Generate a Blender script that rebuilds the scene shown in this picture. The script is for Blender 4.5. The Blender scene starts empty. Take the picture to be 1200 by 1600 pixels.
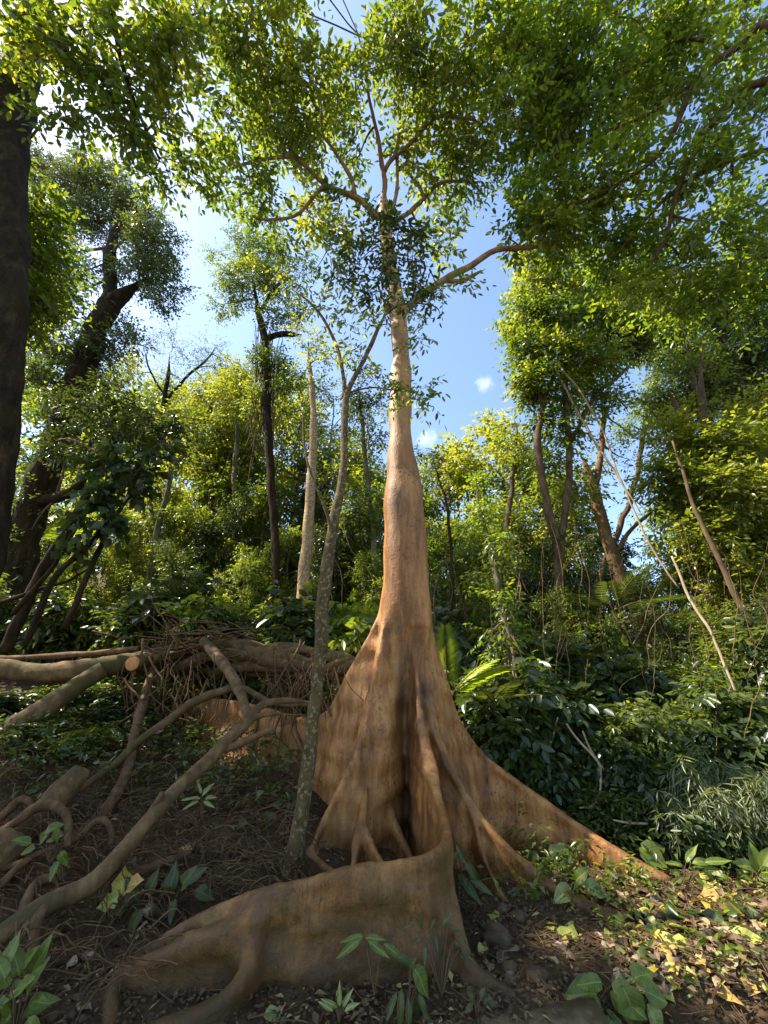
import bpy, math, random
import numpy as np
from mathutils import Vector, Matrix, noise

random.seed(7)
RNG = np.random.default_rng(11)
PI = math.pi
scene = bpy.context.scene
col = scene.collection

# ------------------------------------------------------------------ camera
F_PX, PITCH, EYE = 620.0, math.radians(24.0), 1.7      # focal length in photo pixels, upward pitch, eye height
CP, SP = math.cos(PITCH), math.sin(PITCH)
cam_d = bpy.data.cameras.new('camera')
cam = bpy.data.objects.new('camera', cam_d)
col.objects.link(cam)
cam_d.sensor_fit = 'VERTICAL'
cam_d.sensor_height = 24.0
cam_d.lens = 24.0 * F_PX / 1600.0
cam_d.clip_start = 0.05
cam_d.clip_end = 2000.0
cam.location = (0, 0, EYE)
cam.rotation_euler = (PI / 2 + PITCH, 0, 0)
scene.camera = cam

# ------------------------------------------------------------------ sky, sun, exposure
SUN_EL, SUN_AZ = math.radians(52.0), math.radians(-86.0)   # azimuth measured from +Y towards +X
SUN_DIR = Vector((math.sin(SUN_AZ) * math.cos(SUN_EL), math.cos(SUN_AZ) * math.cos(SUN_EL), math.sin(SUN_EL)))
world = bpy.data.worlds.new('World')
scene.world = world
world.use_nodes = True
wn = world.node_tree
bg = wn.nodes['Background']
sky_tex = wn.nodes.new('ShaderNodeTexSky')
sky_tex.sky_type = 'NISHITA'
sky_tex.sun_disc = False
sky_tex.sun_elevation = SUN_EL
sky_tex.sun_rotation = SUN_AZ
sky_tex.air_density = 1.0
sky_tex.dust_density = 0.8
sky_tex.ozone_density = 1.6
wn.links.new(sky_tex.outputs[0], bg.inputs['Color'])
bg.inputs['Strength'].default_value = 0.15
sun_d = bpy.data.lights.new('sun', 'SUN')
sun_d.energy = 5.0
sun_d.angle = math.radians(0.6)
sun_d.color = (1.0, 0.93, 0.80)
sun = bpy.data.objects.new('sun', sun_d)
col.objects.link(sun)
sun.rotation_euler = SUN_DIR.to_track_quat('Z', 'Y').to_euler()
sun.location = SUN_DIR * 60
scene.view_settings.view_transform = 'Standard'
scene.view_settings.look = 'None'
scene.view_settings.gamma = 1.0
scene.view_settings.use_curve_mapping = False
scene.view_settings.exposure = 1.4
scene.cycles.max_bounces = 10
scene.cycles.diffuse_bounces = 5
scene.cycles.transmission_bounces = 6
scene.cycles.sample_clamp_indirect = 6.0


# ------------------------------------------------------------------ helpers: pixels of the photo -> points of the place
def ray(px, py):
    u, v = (px - 600.0) / F_PX, (800.0 - py) / F_PX
    return u, CP - v * SP, SP + v * CP


def at(px, py, Y):
    dx, dy, dz = ray(px, py)
    t = Y / dy
    return Vector((dx * t, Y, EYE + dz * t))


def att(px, py, t):
    dx, dy, dz = ray(px, py)
    return Vector((dx * t, dy * t, EYE + dz * t))


def depth(p):
    return p[1] * CP + (p[2] - EYE) * SP


def sstep(a, b, x):
    t = min(1.0, max(0.0, (x - a) / (b - a)))
    return t * t * (3 - 2 * t)


def kerb_y(x):
    return 3.08 + 0.16 * min(x, 1.3) + 0.10 * max(0, x - 1.3)


def ground_z(x, y):
    sl = sstep(0.9, -1.2, x)
    z = 0.03 + sl * 0.27 * max(0.0, y - 3.65) + (1 - sl) * (0.02 * max(0.0, y - 4.3) + 0.10 * max(0.0, y - 5.3))
    if y > 9:
        h = min(y, 60) - 9
        z += 0.10 * h * (1 - 0.5 * sl)
    if x > 3 and y > 4:
        z += 0.10 * min(x - 3, 8) * sstep(4, 7, y)
    if x < -2 and y > 2.5:
        z += 0.12 * min(-2 - x, 6) * sstep(2.5, 6, y)
    n = noise.noise(Vector((x * 0.9, y * 0.9, 3.1))) * 0.06 + noise.noise(Vector((x * 3.1, y * 3.1, 1.7))) * 0.022
    k = sstep(0.0, 0.5, y - kerb_y(x))
    z += n * k
    z -= 0.03 * (1 - k)
    if x > 0.9:
        e = sstep(0.9, 1.2, x) * sstep(0.32, -0.02, y - kerb_y(x))
        z -= 0.17 * e
    if y < kerb_y(x) - 0.03:
        z = -0.4
    return z


def on_ground(px, py, h=0.0):
    dx, dy, dz = ray(px, py)
    t = 1.5
    while t < 40:
        x, y, z = dx * t, dy * t, EYE + dz * t
        if z <= ground_z(x, y) + h:
            return Vector((x, y, z))
        t += 0.01
    return Vector((dx * t, dy * t, EYE + dz * t))


# ------------------------------------------------------------------ helpers: objects
def put(o, parent=None):
    col.objects.link(o)
    if parent is not None:
        o.parent = parent
    return o


def tag(o, label=None, cat=None, group=None, kind=None):
    if label: o['label'] = label
    if cat: o['category'] = cat
    if group: o['group'] = group
    if kind: o['kind'] = kind
    return o


def thing(name, label, cat, loc=(0, 0, 0), group=None):
    o = bpy.data.objects.new(name, None)
    o.empty_display_size = 0.2
    o.location = loc
    put(o)
    return tag(o, label, cat, group)


def shift(o, root):
    """keep world-space vertex coordinates under a root that stands at its base"""
    o.parent = root
    o.matrix_parent_inverse = Matrix.Translation(-Vector(root.location))
    return o


def mesh_np(name, V, F, mat=None, smooth=True, attr=None):
    """V (n,3), F (m,k) all of the same k"""
    V = np.asarray(V, np.float32)
    F = np.asarray(F, np.int32)
    me = bpy.data.meshes.new(name)
    me.vertices.add(len(V))
    me.vertices.foreach_set('co', V.ravel())
    m, k = F.shape
    me.loops.add(m * k)
    me.loops.foreach_set('vertex_index', F.ravel())
    me.polygons.add(m)
    me.polygons.foreach_set('loop_start', np.arange(0, m * k, k, dtype=np.int32))
    if smooth:
        me.polygons.foreach_set('use_smooth', np.ones(m, bool))
    me.update(calc_edges=True)
    if attr is not None:
        a = me.attributes.new('tint', 'FLOAT', 'POINT')
        a.data.foreach_set('value', np.asarray(attr, np.float32))
    if mat is not None:
        me.materials.append(mat)
    return me


class Tubes:
    """collects swept tubes of one side count; built as ONE mesh"""
    def __init__(self, sides=6):
        self.s, self.V, self.F, self.n = sides, [], [], 0

    def add(self, pts, radii, rough=0.0, cap=True):
        P = np.array([tuple(p) for p in pts], float)
        R = np.array(radii, float)
        n, s = len(P), self.s
        T = np.gradient(P, axis=0)
        T /= np.linalg.norm(T, axis=1)[:, None] + 1e-9
        ref = np.array([0.31, 0.17, 0.94]) if abs(T[0][2]) < 0.9 else np.array([0.95, 0.2, 0.1])
        a = np.cross(T[0], ref); a /= np.linalg.norm(a)
        V = np.empty((n, s, 3))
        ang = np.arange(s) * 2 * PI / s
        for i in range(n):
            a = a - T[i] * a.dot(T[i]); a /= np.linalg.norm(a) + 1e-9
            b = np.cross(T[i], a)
            V[i] = P[i] + R[i] * ((np.cos(ang))[:, None] * a + (np.sin(ang))[:, None] * b)
            if rough:
                for q in range(s):
                    w = V[i, q] - P[i]
                    k = 1 + rough * (2.6 * noise.noise(Vector(P[i] * 1.6 + w / R[i] * 0.35)) + 1.8 * noise.noise(Vector(P[i] * 6 + w / R[i] * 0.8)) + 0.8 * noise.noise(Vector(V[i, q] * 23)))
                    V[i, q] = P[i] + w * k
        base = self.n
        idx = base + np.arange(n * s).reshape(n, s)
        q = np.stack([idx[:-1], np.roll(idx[:-1], -1, 1), np.roll(idx[1:], -1, 1), idx[1:]], -1).reshape(-1, 4)
        self.V.append(V.reshape(-1, 3)); self.F.append(q); self.n += n * s
        if cap:
            for e, ring in ((0, idx[0][::-1]), (n - 1, idx[-1])):
                self.V.append(P[e][None]); c = self.n; self.n += 1
                f = np.stack([ring, np.roll(ring, -1), np.full(s, c), np.full(s, c)], -1)
                self.F.append(f)
        return self

    def mesh(self, name, mat):
        V = np.concatenate(self.V); F = np.concatenate(self.F)
        tri = F[:, 2] == F[:, 3]
        me = bpy.data.meshes.new(name)
        me.vertices.add(len(V)); me.vertices.foreach_set('co', V.astype(np.float32).ravel())
        Q, T3 = F[~tri], F[tri][:, :3]
        loops = np.concatenate([Q.ravel(), T3.ravel()]).astype(np.int32)
        starts = np.concatenate([np.arange(len(Q)) * 4, len(Q) * 4 + np.arange(len(T3)) * 3]).astype(np.int32)
        me.loops.add(len(loops)); me.loops.foreach_set('vertex_index', loops)
        me.polygons.add(len(starts)); me.polygons.foreach_set('loop_start', starts)
        me.polygons.foreach_set('use_smooth', np.ones(len(starts), bool))
        me.update(calc_edges=True)
        me.materials.append(mat)
        return me

    def build(self, name, mat, root=None, kind=None):
        o = bpy.data.objects.new(name, self.mesh(name, mat))
        put(o)
        if root is not None: shift(o, root)
        if kind: o['kind'] = kind
        return o


def smooth_path(pts, n):
    """Catmull-Rom through rows of numbers, n samples"""
    P = np.array([tuple(p) for p in pts], float)
    if len(P) == 2:
        t = np.linspace(0, 1, n)[:, None]
        return P[0] * (1 - t) + P[1] * t
    Q = np.vstack([2 * P[0] - P[1], P, 2 * P[-1] - P[-2]])
    out = []
    for u in np.linspace(0, len(P) - 1 - 1e-6, n):
        i = int(u); t = u - i
        p0, p1, p2, p3 = Q[i], Q[i + 1], Q[i + 2], Q[i + 3]
        out.append(0.5 * ((2 * p1) + (-p0 + p2) * t + (2 * p0 - 5 * p1 + 4 * p2 - p3) * t * t + (-p0 + 3 * p1 - 3 * p2 + p3) * t ** 3))
    return np.array(out)


def wobble(P, amp, seed=0):
    P = np.array(P, float)
    for i in range(len(P)):
        v = Vector(P[i]) * 1.3 + Vector((seed * 7.1, seed * 3.3, 0))
        P[i] += np.array(noise.noise_vector(v)) * amp
    return P


def stem(px_pts, n=None, amp=0.0, seed=0):
    """px_pts rows (px, py, Y, half width in px) -> path, radii in metres"""
    rows = []
    for (px, py, Y, w) in px_pts:
        p = at(px, py, Y)
        rows.append((*p, w * depth(p) / F_PX))
    S = smooth_path(rows, n or max(6, len(rows) * 8))
    P, R = S[:, :3], np.maximum(S[:, 3], 0.003)
    if amp:
        P = wobble(P, amp, seed)
        P = wobble(P * 3, amp * 0.9, seed + 3) / 3
    return P, R


# ------------------------------------------------------------------ materials
def new_mat(name):
    m = bpy.data.materials.new(name)
    m.use_nodes = True
    nt = m.node_tree
    for n in list(nt.nodes): nt.nodes.remove(n)
    out = nt.nodes.new('ShaderNodeOutputMaterial')
    return m, nt, out


def N(nt, typ, **kw):
    n = nt.nodes.new(typ)
    for k, v in kw.items():
        if k.startswith('i_'):
            n.inputs[k[2:].replace('_', ' ')].default_value = v
        else:
            setattr(n, k, v)
    return n


def ramp(nt, stops, fac=None, interp='LINEAR'):
    r = nt.nodes.new('ShaderNodeValToRGB')
    cr = r.color_ramp
    cr.interpolation = interp
    while len(cr.elements) > 1: cr.elements.remove(cr.elements[0])
    cr.elements[0].position = stops[0][0]; cr.elements[0].color = (*stops[0][1], 1)
    for p, c in stops[1:]:
        e = cr.elements.new(p); e.color = (*c, 1)
    if fac is not None: nt.links.new(fac, r.inputs['Fac'])
    return r


def leaf_mat(name, stops, trans=(0.64, 0.60, 0.16), tmix=0.50, rough=0.34, spec=0.55):
    """diffuse + glossy front, light let through from behind; a per-leaf tint picks the colour"""
    m, nt, out = new_mat(name)
    L = nt.links
    a = N(nt, 'ShaderNodeAttribute', attribute_name='tint')
    r = ramp(nt, stops, a.outputs['Fac'])
    b = N(nt, 'ShaderNodeBsdfPrincipled')
    b.inputs['Roughness'].default_value = rough
    b.inputs['Specular IOR Level'].default_value = spec
    L.new(r.outputs['Color'], b.inputs['Base Color'])
    t = N(nt, 'ShaderNodeBsdfTranslucent')
    mx = N(nt, 'ShaderNodeMixRGB', blend_type='MULTIPLY')
    mx.inputs['Fac'].default_value = 1.0
    L.new(r.outputs['Color'], mx.inputs['Color1'])
    mx.inputs['Color2'].default_value = (trans[0] * 6.0, trans[1] * 6.0, trans[2] * 6.0, 1)
    L.new(mx.outputs['Color'], t.inputs['Color'])
    s = N(nt, 'ShaderNodeMixShader')
    s.inputs['Fac'].default_value = tmix
    L.new(b.outputs[0], s.inputs[1]); L.new(t.outputs[0], s.inputs[2])
    L.new(s.outputs[0], out.inputs['Surface'])
    return m


def bark_mat(name, dark, mid, light, scale=9.0, stretch=0.25, moss=None, moss_amt=0.5, bump=0.5, rough=0.85, spots=None, spec=0.25):
    wm = lambda c: (c[0] * 1.05, c[1] * 0.95, c[2] * 0.74)
    dark, mid, light = wm(dark), wm(mid), wm(light)
    if spots: spots = wm(spots)
    if moss: moss = (moss[0] * 1.1, moss[1] * 0.92, moss[2] * 0.8)
    m, nt, out = new_mat(name)
    L = nt.links
    tc = N(nt, 'ShaderNodeTexCoord')
    mp = N(nt, 'ShaderNodeMapping')
    mp.inputs['Scale'].default_value = (1, 1, stretch)
    L.new(tc.outputs['Object'], mp.inputs['Vector'])
    n1 = N(nt, 'ShaderNodeTexNoise', i_Scale=scale, i_Detail=8.0, i_Roughness=0.65)
    L.new(mp.outputs[0], n1.inputs['Vector'])
    r = ramp(nt, [(0.28, dark), (0.5, mid), (0.72, light)], n1.outputs['Fac'])
    colr = r.outputs['Color']
    n2 = N(nt, 'ShaderNodeTexNoise', i_Scale=2.2, i_Detail=6.0, i_Roughness=0.7)
    L.new(tc.outputs['Object'], n2.inputs['Vector'])
    if moss:
        mr = ramp(nt, [(0.62 - moss_amt * 0.3, (0, 0, 0)), (0.72 - moss_amt * 0.3, (1, 1, 1))], n2.outputs['Fac'])
        mx = N(nt, 'ShaderNodeMixRGB'); L.new(mr.outputs['Color'], mx.inputs['Fac'])
        L.new(colr, mx.inputs['Color1']); mx.inputs['Color2'].default_value = (*moss, 1)
        colr = mx.outputs['Color']
    if spots:
        v = N(nt, 'ShaderNodeTexNoise', i_Scale=26.0, i_Detail=4.0)
        L.new(tc.outputs['Object'], v.inputs['Vector'])
        sr = ramp(nt, [(0.56, (0, 0, 0)), (0.61, (1, 1, 1))], v.outputs['Fac'])
        mx = N(nt, 'ShaderNodeMixRGB'); L.new(sr.outputs['Color'], mx.inputs['Fac'])
        L.new(colr, mx.inputs['Color1']); mx.inputs['Color2'].default_value = (*spots, 1)
        colr = mx.outputs['Color']
    b = N(nt, 'ShaderNodeBsdfPrincipled')
    b.inputs['Roughness'].default_value = rough
    b.inputs['Specular IOR Level'].default_value = spec
    L.new(colr, b.inputs['Base Color'])
    n3 = N(nt, 'ShaderNodeTexNoise', i_Scale=scale * 3.5, i_Detail=8.0, i_Roughness=0.7)
    L.new(mp.outputs[0], n3.inputs['Vector'])
    bp = N(nt, 'ShaderNodeBump'); bp.inputs['Strength'].default_value = bump; bp.inputs['Distance'].default_value = 0.02
    L.new(n3.outputs['Fac'], bp.inputs['Height'])
    L.new(bp.outputs[0], b.inputs['Normal'])
    L.new(b.outputs[0], out.inputs['Surface'])
    return m


G1 = [(0.0, (0.028, 0.046, 0.010)), (0.5, (0.062, 0.090, 0.016)), (0.85, (0.115, 0.132, 0.024)), (1.0, (0.18, 0.17, 0.035))]
G_DARK = [(0.0, (0.018, 0.030, 0.010)), (0.6, (0.036, 0.056, 0.016)), (1.0, (0.065, 0.085, 0.022))]
G_FRESH = [(0.0, (0.038, 0.066, 0.011)), (0.5, (0.076, 0.114, 0.017)), (1.0, (0.15, 0.17, 0.03))]
G_YEL = [(0.0, (0.055, 0.08, 0.015)), (0.5, (0.118, 0.135, 0.025)), (1.0, (0.17, 0.17, 0.035))]
G_BLUE = [(0.0, (0.026, 0.040, 0.018)), (0.6, (0.052, 0.070, 0.028)), (1.0, (0.085, 0.105, 0.035))]
M = {
    'fig_leaf': leaf_mat('fig_leaf', G1),
    'dark_leaf': leaf_mat('dark_leaf', G_DARK, tmix=0.28, rough=0.36, spec=0.5),
    'fresh_leaf': leaf_mat('fresh_leaf', G_FRESH, tmix=0.48),
    'yellow_leaf': leaf_mat('yellow_leaf', G_YEL, tmix=0.46),
    'blue_leaf': leaf_mat('blue_leaf', G_BLUE, tmix=0.33),
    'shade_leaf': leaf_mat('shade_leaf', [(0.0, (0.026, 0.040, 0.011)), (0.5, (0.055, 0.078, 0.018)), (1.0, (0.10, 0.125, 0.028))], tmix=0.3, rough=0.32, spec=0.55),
    'palm_leaf': leaf_mat('palm_leaf', [(0.0, (0.11, 0.16, 0.02)), (1.0, (0.18, 0.22, 0.03))], tmix=0.62),
    'bamboo_leaf': leaf_mat('bamboo_leaf', [(0.0, (0.045, 0.062, 0.022)), (1.0, (0.12, 0.14, 0.06))], tmix=0.3),
    'bark_dark': bark_mat('bark_dark', (0.010, 0.007, 0.004), (0.030, 0.020, 0.012), (0.075, 0.050, 0.029), bump=1.4, moss=(0.026, 0.026, 0.008), moss_amt=0.3, spec=0.08),
    'bark_brown': bark_mat('bark_brown', (0.035, 0.022, 0.012), (0.085, 0.058, 0.034), (0.165, 0.12, 0.075)),
    'bark_grey': bark_mat('bark_grey', (0.05, 0.045, 0.035), (0.13, 0.11, 0.08), (0.26, 0.22, 0.17), moss=(0.06, 0.075, 0.02), moss_amt=0.55),
    'bark_pale': bark_mat('bark_pale', (0.16, 0.11, 0.06), (0.33, 0.25, 0.16), (0.5, 0.42, 0.31), stretch=1.6, spots=(0.13, 0.075, 0.03), bump=0.3),
    'bark_lichen': bark_mat('bark_lichen', (0.032, 0.022, 0.010), (0.078, 0.057, 0.027), (0.145, 0.112, 0.06), scale=14, stretch=0.6, moss=(0.085, 0.072, 0.024), moss_amt=0.45, spots=(0.20, 0.165, 0.11), bump=0.6),
    'twig': bark_mat('twig', (0.05, 0.035, 0.02), (0.11, 0.075, 0.045), (0.17, 0.12, 0.08), scale=20, bump=0.2),
    'liana': bark_mat('liana', (0.17, 0.13, 0.09), (0.3, 0.24, 0.17), (0.42, 0.36, 0.27), scale=18, bump=0.3),
    'root': bark_mat('root', (0.045, 0.024, 0.011), (0.11, 0.064, 0.033), (0.20, 0.13, 0.072), scale=14, bump=0.5),
    'deadwood': bark_mat('deadwood', (0.055, 0.034, 0.016), (0.135, 0.085, 0.042), (0.25, 0.17, 0.092), scale=8, stretch=0.6, moss=(0.07, 0.06, 0.025), moss_amt=0.3, bump=0.9),
    'mosslog': bark_mat('mosslog', (0.05, 0.032, 0.015), (0.12, 0.078, 0.037), (0.21, 0.145, 0.075), scale=7, stretch=0.8, moss=(0.065, 0.062, 0.016), moss_amt=0.45, bump=0.5),
}


def fig_bark():
    m, nt, out = new_mat('fig_bark')
    L = nt.links
    tc = N(nt, 'ShaderNodeTexCoord')
    P = tc.outputs['Object']
    def noisy(scale, sc=(1, 1, 1), det=7.0, rough=0.6):
        mp = N(nt, 'ShaderNodeMapping'); mp.inputs['Scale'].default_value = sc
        L.new(P, mp.inputs['Vector'])
        n = N(nt, 'ShaderNodeTexNoise', i_Scale=scale, i_Detail=det, i_Roughness=rough)
        L.new(mp.outputs[0], n.inputs['Vector'])
        return n.outputs['Fac']
    def mix(fac, c1, c2, mode='MIX'):
        x = N(nt, 'ShaderNodeMixRGB', blend_type=mode)
        for s, v in (('Fac', fac), ('Color1', c1), ('Color2', c2)):
            if isinstance(v, (int, float)): x.inputs[s].default_value = v
            elif isinstance(v, tuple): x.inputs[s].default_value = (*v, 1)
            else: L.new(v, x.inputs[s])
        return x.outputs['Color']
    def mul(a, b):
        x = N(nt, 'ShaderNodeMath', operation='MULTIPLY', use_clamp=True)
        for i, v in enumerate((a, b)):
            if isinstance(v, (int, float)): x.inputs[i].default_value = v
            else: L.new(v, x.inputs[i])
        return x.outputs[0]
    sep = N(nt, 'ShaderNodeSeparateXYZ'); L.new(P, sep.inputs[0])
    def mapr(src, a, b, c=0.0, d=1.0):
        x = N(nt, 'ShaderNodeMapRange', clamp=True, interpolation_type='SMOOTHSTEP')
        x.inputs[1].default_value = a; x.inputs[2].default_value = b; x.inputs[3].default_value = c; x.inputs[4].default_value = d
        L.new(src, x.inputs[0]); return x.outputs[0]
    # tan skin with vertical streaks
    base = ramp(nt, [(0.30, (0.10, 0.042, 0.011)), (0.43, (0.22, 0.088, 0.021)), (0.53, (0.37, 0.160, 0.041)), (0.63, (0.48, 0.232, 0.067)), (0.76, (0.60, 0.35, 0.13))], noisy(4.5, (1, 1, 0.16), 9.0, 0.68)).outputs['Color']
    # paler and smoother higher up
    up = mapr(sep.outputs['Z'], 3.0, 7.5)
    pale = ramp(nt, [(0.35, (0.35, 0.18, 0.066)), (0.6, (0.51, 0.295, 0.118))], noisy(2.2, (1, 1, 0.7))).outputs['Color']
    c = mix(mul(up, 0.85), base, pale)
    # fine freckles of darker cork
    fr = ramp(nt, [(0.56, (0, 0, 0)), (0.64, (1, 1, 1))], noisy(30.0, (1, 1, 0.8), 5.0)).outputs['Color']
    frm = ramp(nt, [(0.42, (0, 0, 0)), (0.6, (1, 1, 1))], noisy(2.4)).outputs['Color']
    c = mix(mul(mul(fr, frm), 0.85), c, (0.085, 0.035, 0.014))
    # thin vertical cracks and pin holes
    ck = N(nt, 'ShaderNodeMath', operation='SUBTRACT'); L.new(noisy(16.0, (1, 1, 0.10), 4.0, 0.6), ck.inputs[0]); ck.inputs[1].default_value = 0.5
    ca = N(nt, 'ShaderNodeMath', operation='ABSOLUTE'); L.new(ck.outputs[0], ca.inputs[0])
    c = mix(mul(mapr(ca.outputs[0], 0.022, 0.004), mul(frm, 0.6)), c, (0.075, 0.032, 0.012))
    ph = ramp(nt, [(0.64, (0, 0, 0)), (0.70, (1, 1, 1))], noisy(75.0, (1, 1, 1), 3.0)).outputs['Color']
    c = mix(mul(ph, 0.6), c, (0.06, 0.028, 0.012))
    # horizontal wrinkle lines
    wr = ramp(nt, [(0.62, (0, 0, 0)), (0.72, (1, 1, 1))], noisy(5.0, (0.5, 0.5, 7.0), 4.0)).outputs['Color']
    c = mix(mul(wr, 0.22), c, (0.12, 0.05, 0.02))
    # dark damp patches
    dp = ramp(nt, [(0.52, (0, 0, 0)), (0.66, (1, 1, 1))], noisy(1.7, (1, 1, 0.6), 8.0, 0.7)).outputs['Color']
    c = mix(mul(dp, 0.75), c, (0.075, 0.04, 0.018))
    # grey lichen blotches
    lc = ramp(nt, [(0.60, (0, 0, 0)), (0.68, (1, 1, 1))], noisy(6.5, (1, 1, 0.8), 9.0, 0.75)).outputs['Color']
    c = mix(mul(lc, 0.25), c, (0.30, 0.24, 0.16))
    # tones of the lower walls
    # olive algae on the low walls, strongest towards the soil and the left
    low = mapr(sep.outputs['Z'], 1.15, 0.25)
    lowb = mapr(sep.outputs['Y'], 5.6, 3.7)
    al = ramp(nt, [(0.36, (0, 0, 0)), (0.62, (1, 1, 1))], noisy(3.2, (1, 1, 1.8), 8.0, 0.65)).outputs['Color']
    alf = mul(mul(low, lowb), mix(0.35, al, (1, 1, 1)))
    c = mix(mul(alf, 0.92), c, mix(noisy(6.0), (0.030, 0.018, 0.004), (0.11, 0.064, 0.015)))
    # hem turning darker brown towards the ground, uneven by noise
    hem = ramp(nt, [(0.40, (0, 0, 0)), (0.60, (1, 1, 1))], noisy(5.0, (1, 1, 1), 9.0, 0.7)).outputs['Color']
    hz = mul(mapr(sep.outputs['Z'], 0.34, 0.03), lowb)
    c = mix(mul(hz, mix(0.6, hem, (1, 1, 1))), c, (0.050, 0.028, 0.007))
    # the water stain that runs down the groove
    sx = N(nt, 'ShaderNodeMath', operation='ADD'); L.new(sep.outputs['X'], sx.inputs[0])
    wob = N(nt, 'ShaderNodeMath', operation='MULTIPLY_ADD'); L.new(noisy(2.6, (0.2, 0.2, 1.0)), wob.inputs[0]); wob.inputs[1].default_value = 0.10; wob.inputs[2].default_value = -0.30
    L.new(wob.outputs[0], sx.inputs[1])
    ab = N(nt, 'ShaderNodeMath', operation='ABSOLUTE'); L.new(sx.outputs[0], ab.inputs[0])
    st = mul(mul(mapr(ab.outputs[0], 0.16, 0.0), mapr(sep.outputs['Z'], 2.6, 1.7)), mapr(sep.outputs['Y'], 4.75, 5.2))
    c = mix(mul(st, 0.55), c, (0.035, 0.022, 0.012))
    # pale rubbed rims
    b = N(nt, 'ShaderNodeBsdfPrincipled')
    b.inputs['Roughness'].default_value = 0.52
    b.inputs['Specular IOR Level'].default_value = 0.35
    L.new(c, b.inputs['Base Color'])
    h1 = N(nt, 'ShaderNodeBump'); h1.inputs['Strength'].default_value = 0.6; h1.inputs['Distance'].default_value = 0.03
    L.new(noisy(7.0, (1.0, 1.0, 0.45), 8.0, 0.65), h1.inputs['Height'])
    h2 = N(nt, 'ShaderNodeBump'); h2.inputs['Strength'].default_value = 0.85; h2.inputs['Distance'].default_value = 0.012
    L.new(noisy(34.0, (1, 1, 1), 8.0, 0.7), h2.inputs['Height'])
    L.new(h1.outputs[0], h2.inputs['Normal'])
    L.new(h2.outputs[0], b.inputs['Normal'])
    L.new(b.outputs[0], out.inputs['Surface'])
    return m


def soil_mat():
    m, nt, out = new_mat('soil')
    L = nt.links
    tc = N(nt, 'ShaderNodeTexCoord')
    n1 = N(nt, 'ShaderNodeTexNoise', i_Scale=2.5, i_Detail=10.0, i_Roughness=0.72)
    L.new(tc.outputs['Object'], n1.inputs['Vector'])
    r = ramp(nt, [(0.3, (0.034, 0.019, 0.008)), (0.52, (0.094, 0.057, 0.027)), (0.74, (0.18, 0.118, 0.06))], n1.outputs['Fac'])
    n2 = N(nt, 'ShaderNodeTexNoise', i_Scale=45.0, i_Detail=8.0, i_Roughness=0.75)
    L.new(tc.outputs['Object'], n2.inputs['Vector'])
    r2 = ramp(nt, [(0.35, (0.45, 0.45, 0.45)), (0.65, (1.5, 1.45, 1.35))], n2.outputs['Fac'])
    mx = N(nt, 'ShaderNodeMixRGB', blend_type='MULTIPLY'); mx.inputs['Fac'].default_value = 1.0
    L.new(r.outputs['Color'], mx.inputs['Color1']); L.new(r2.outputs['Color'], mx.inputs['Color2'])
    b = N(nt, 'ShaderNodeBsdfPrincipled'); b.inputs['Roughness'].default_value = 0.95
    b.inputs['Specular IOR Level'].default_value = 0.15
    L.new(mx.outputs['Color'], b.inputs['Base Color'])
    bp = N(nt, 'ShaderNodeBump'); bp.inputs['Strength'].default_value = 0.9; bp.inputs['Distance'].default_value = 0.04
    L.new(n2.outputs['Fac'], bp.inputs['Height']); L.new(bp.outputs[0], b.inputs['Normal'])
    L.new(b.outputs[0], out.inputs['Surface'])
    return m


M['fig_bark'] = fig_bark()
M['soil'] = soil_mat()
M['stone'] = bark_mat('stone', (0.045, 0.034, 0.02), (0.12, 0.095, 0.062), (0.24, 0.195, 0.135), scale=6, stretch=1.0, moss=(0.055, 0.05, 0.016), moss_amt=0.4, bump=0.6)
M['rock'] = bark_mat('rock', (0.035, 0.024, 0.014), (0.085, 0.062, 0.038), (0.16, 0.12, 0.08), scale=7, stretch=1.0, moss=(0.055, 0.055, 0.02), moss_amt=0.3, bump=0.6)
M['asphalt'] = bark_mat('asphalt', (0.05, 0.045, 0.038), (0.11, 0.10, 0.085), (0.19, 0.17, 0.15), scale=40, stretch=1.0, bump=0.5)
M['paint'] = bark_mat('paint', (0.35, 0.33, 0.28), (0.6, 0.58, 0.52), (0.75, 0.73, 0.68), scale=25, stretch=1.0, bump=0.3)
M['cutwood'] = bark_mat('cutwood', (0.40, 0.16, 0.06), (0.58, 0.28, 0.12), (0.68, 0.40, 0.20), scale=12, stretch=1.0, bump=0.6)


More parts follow.
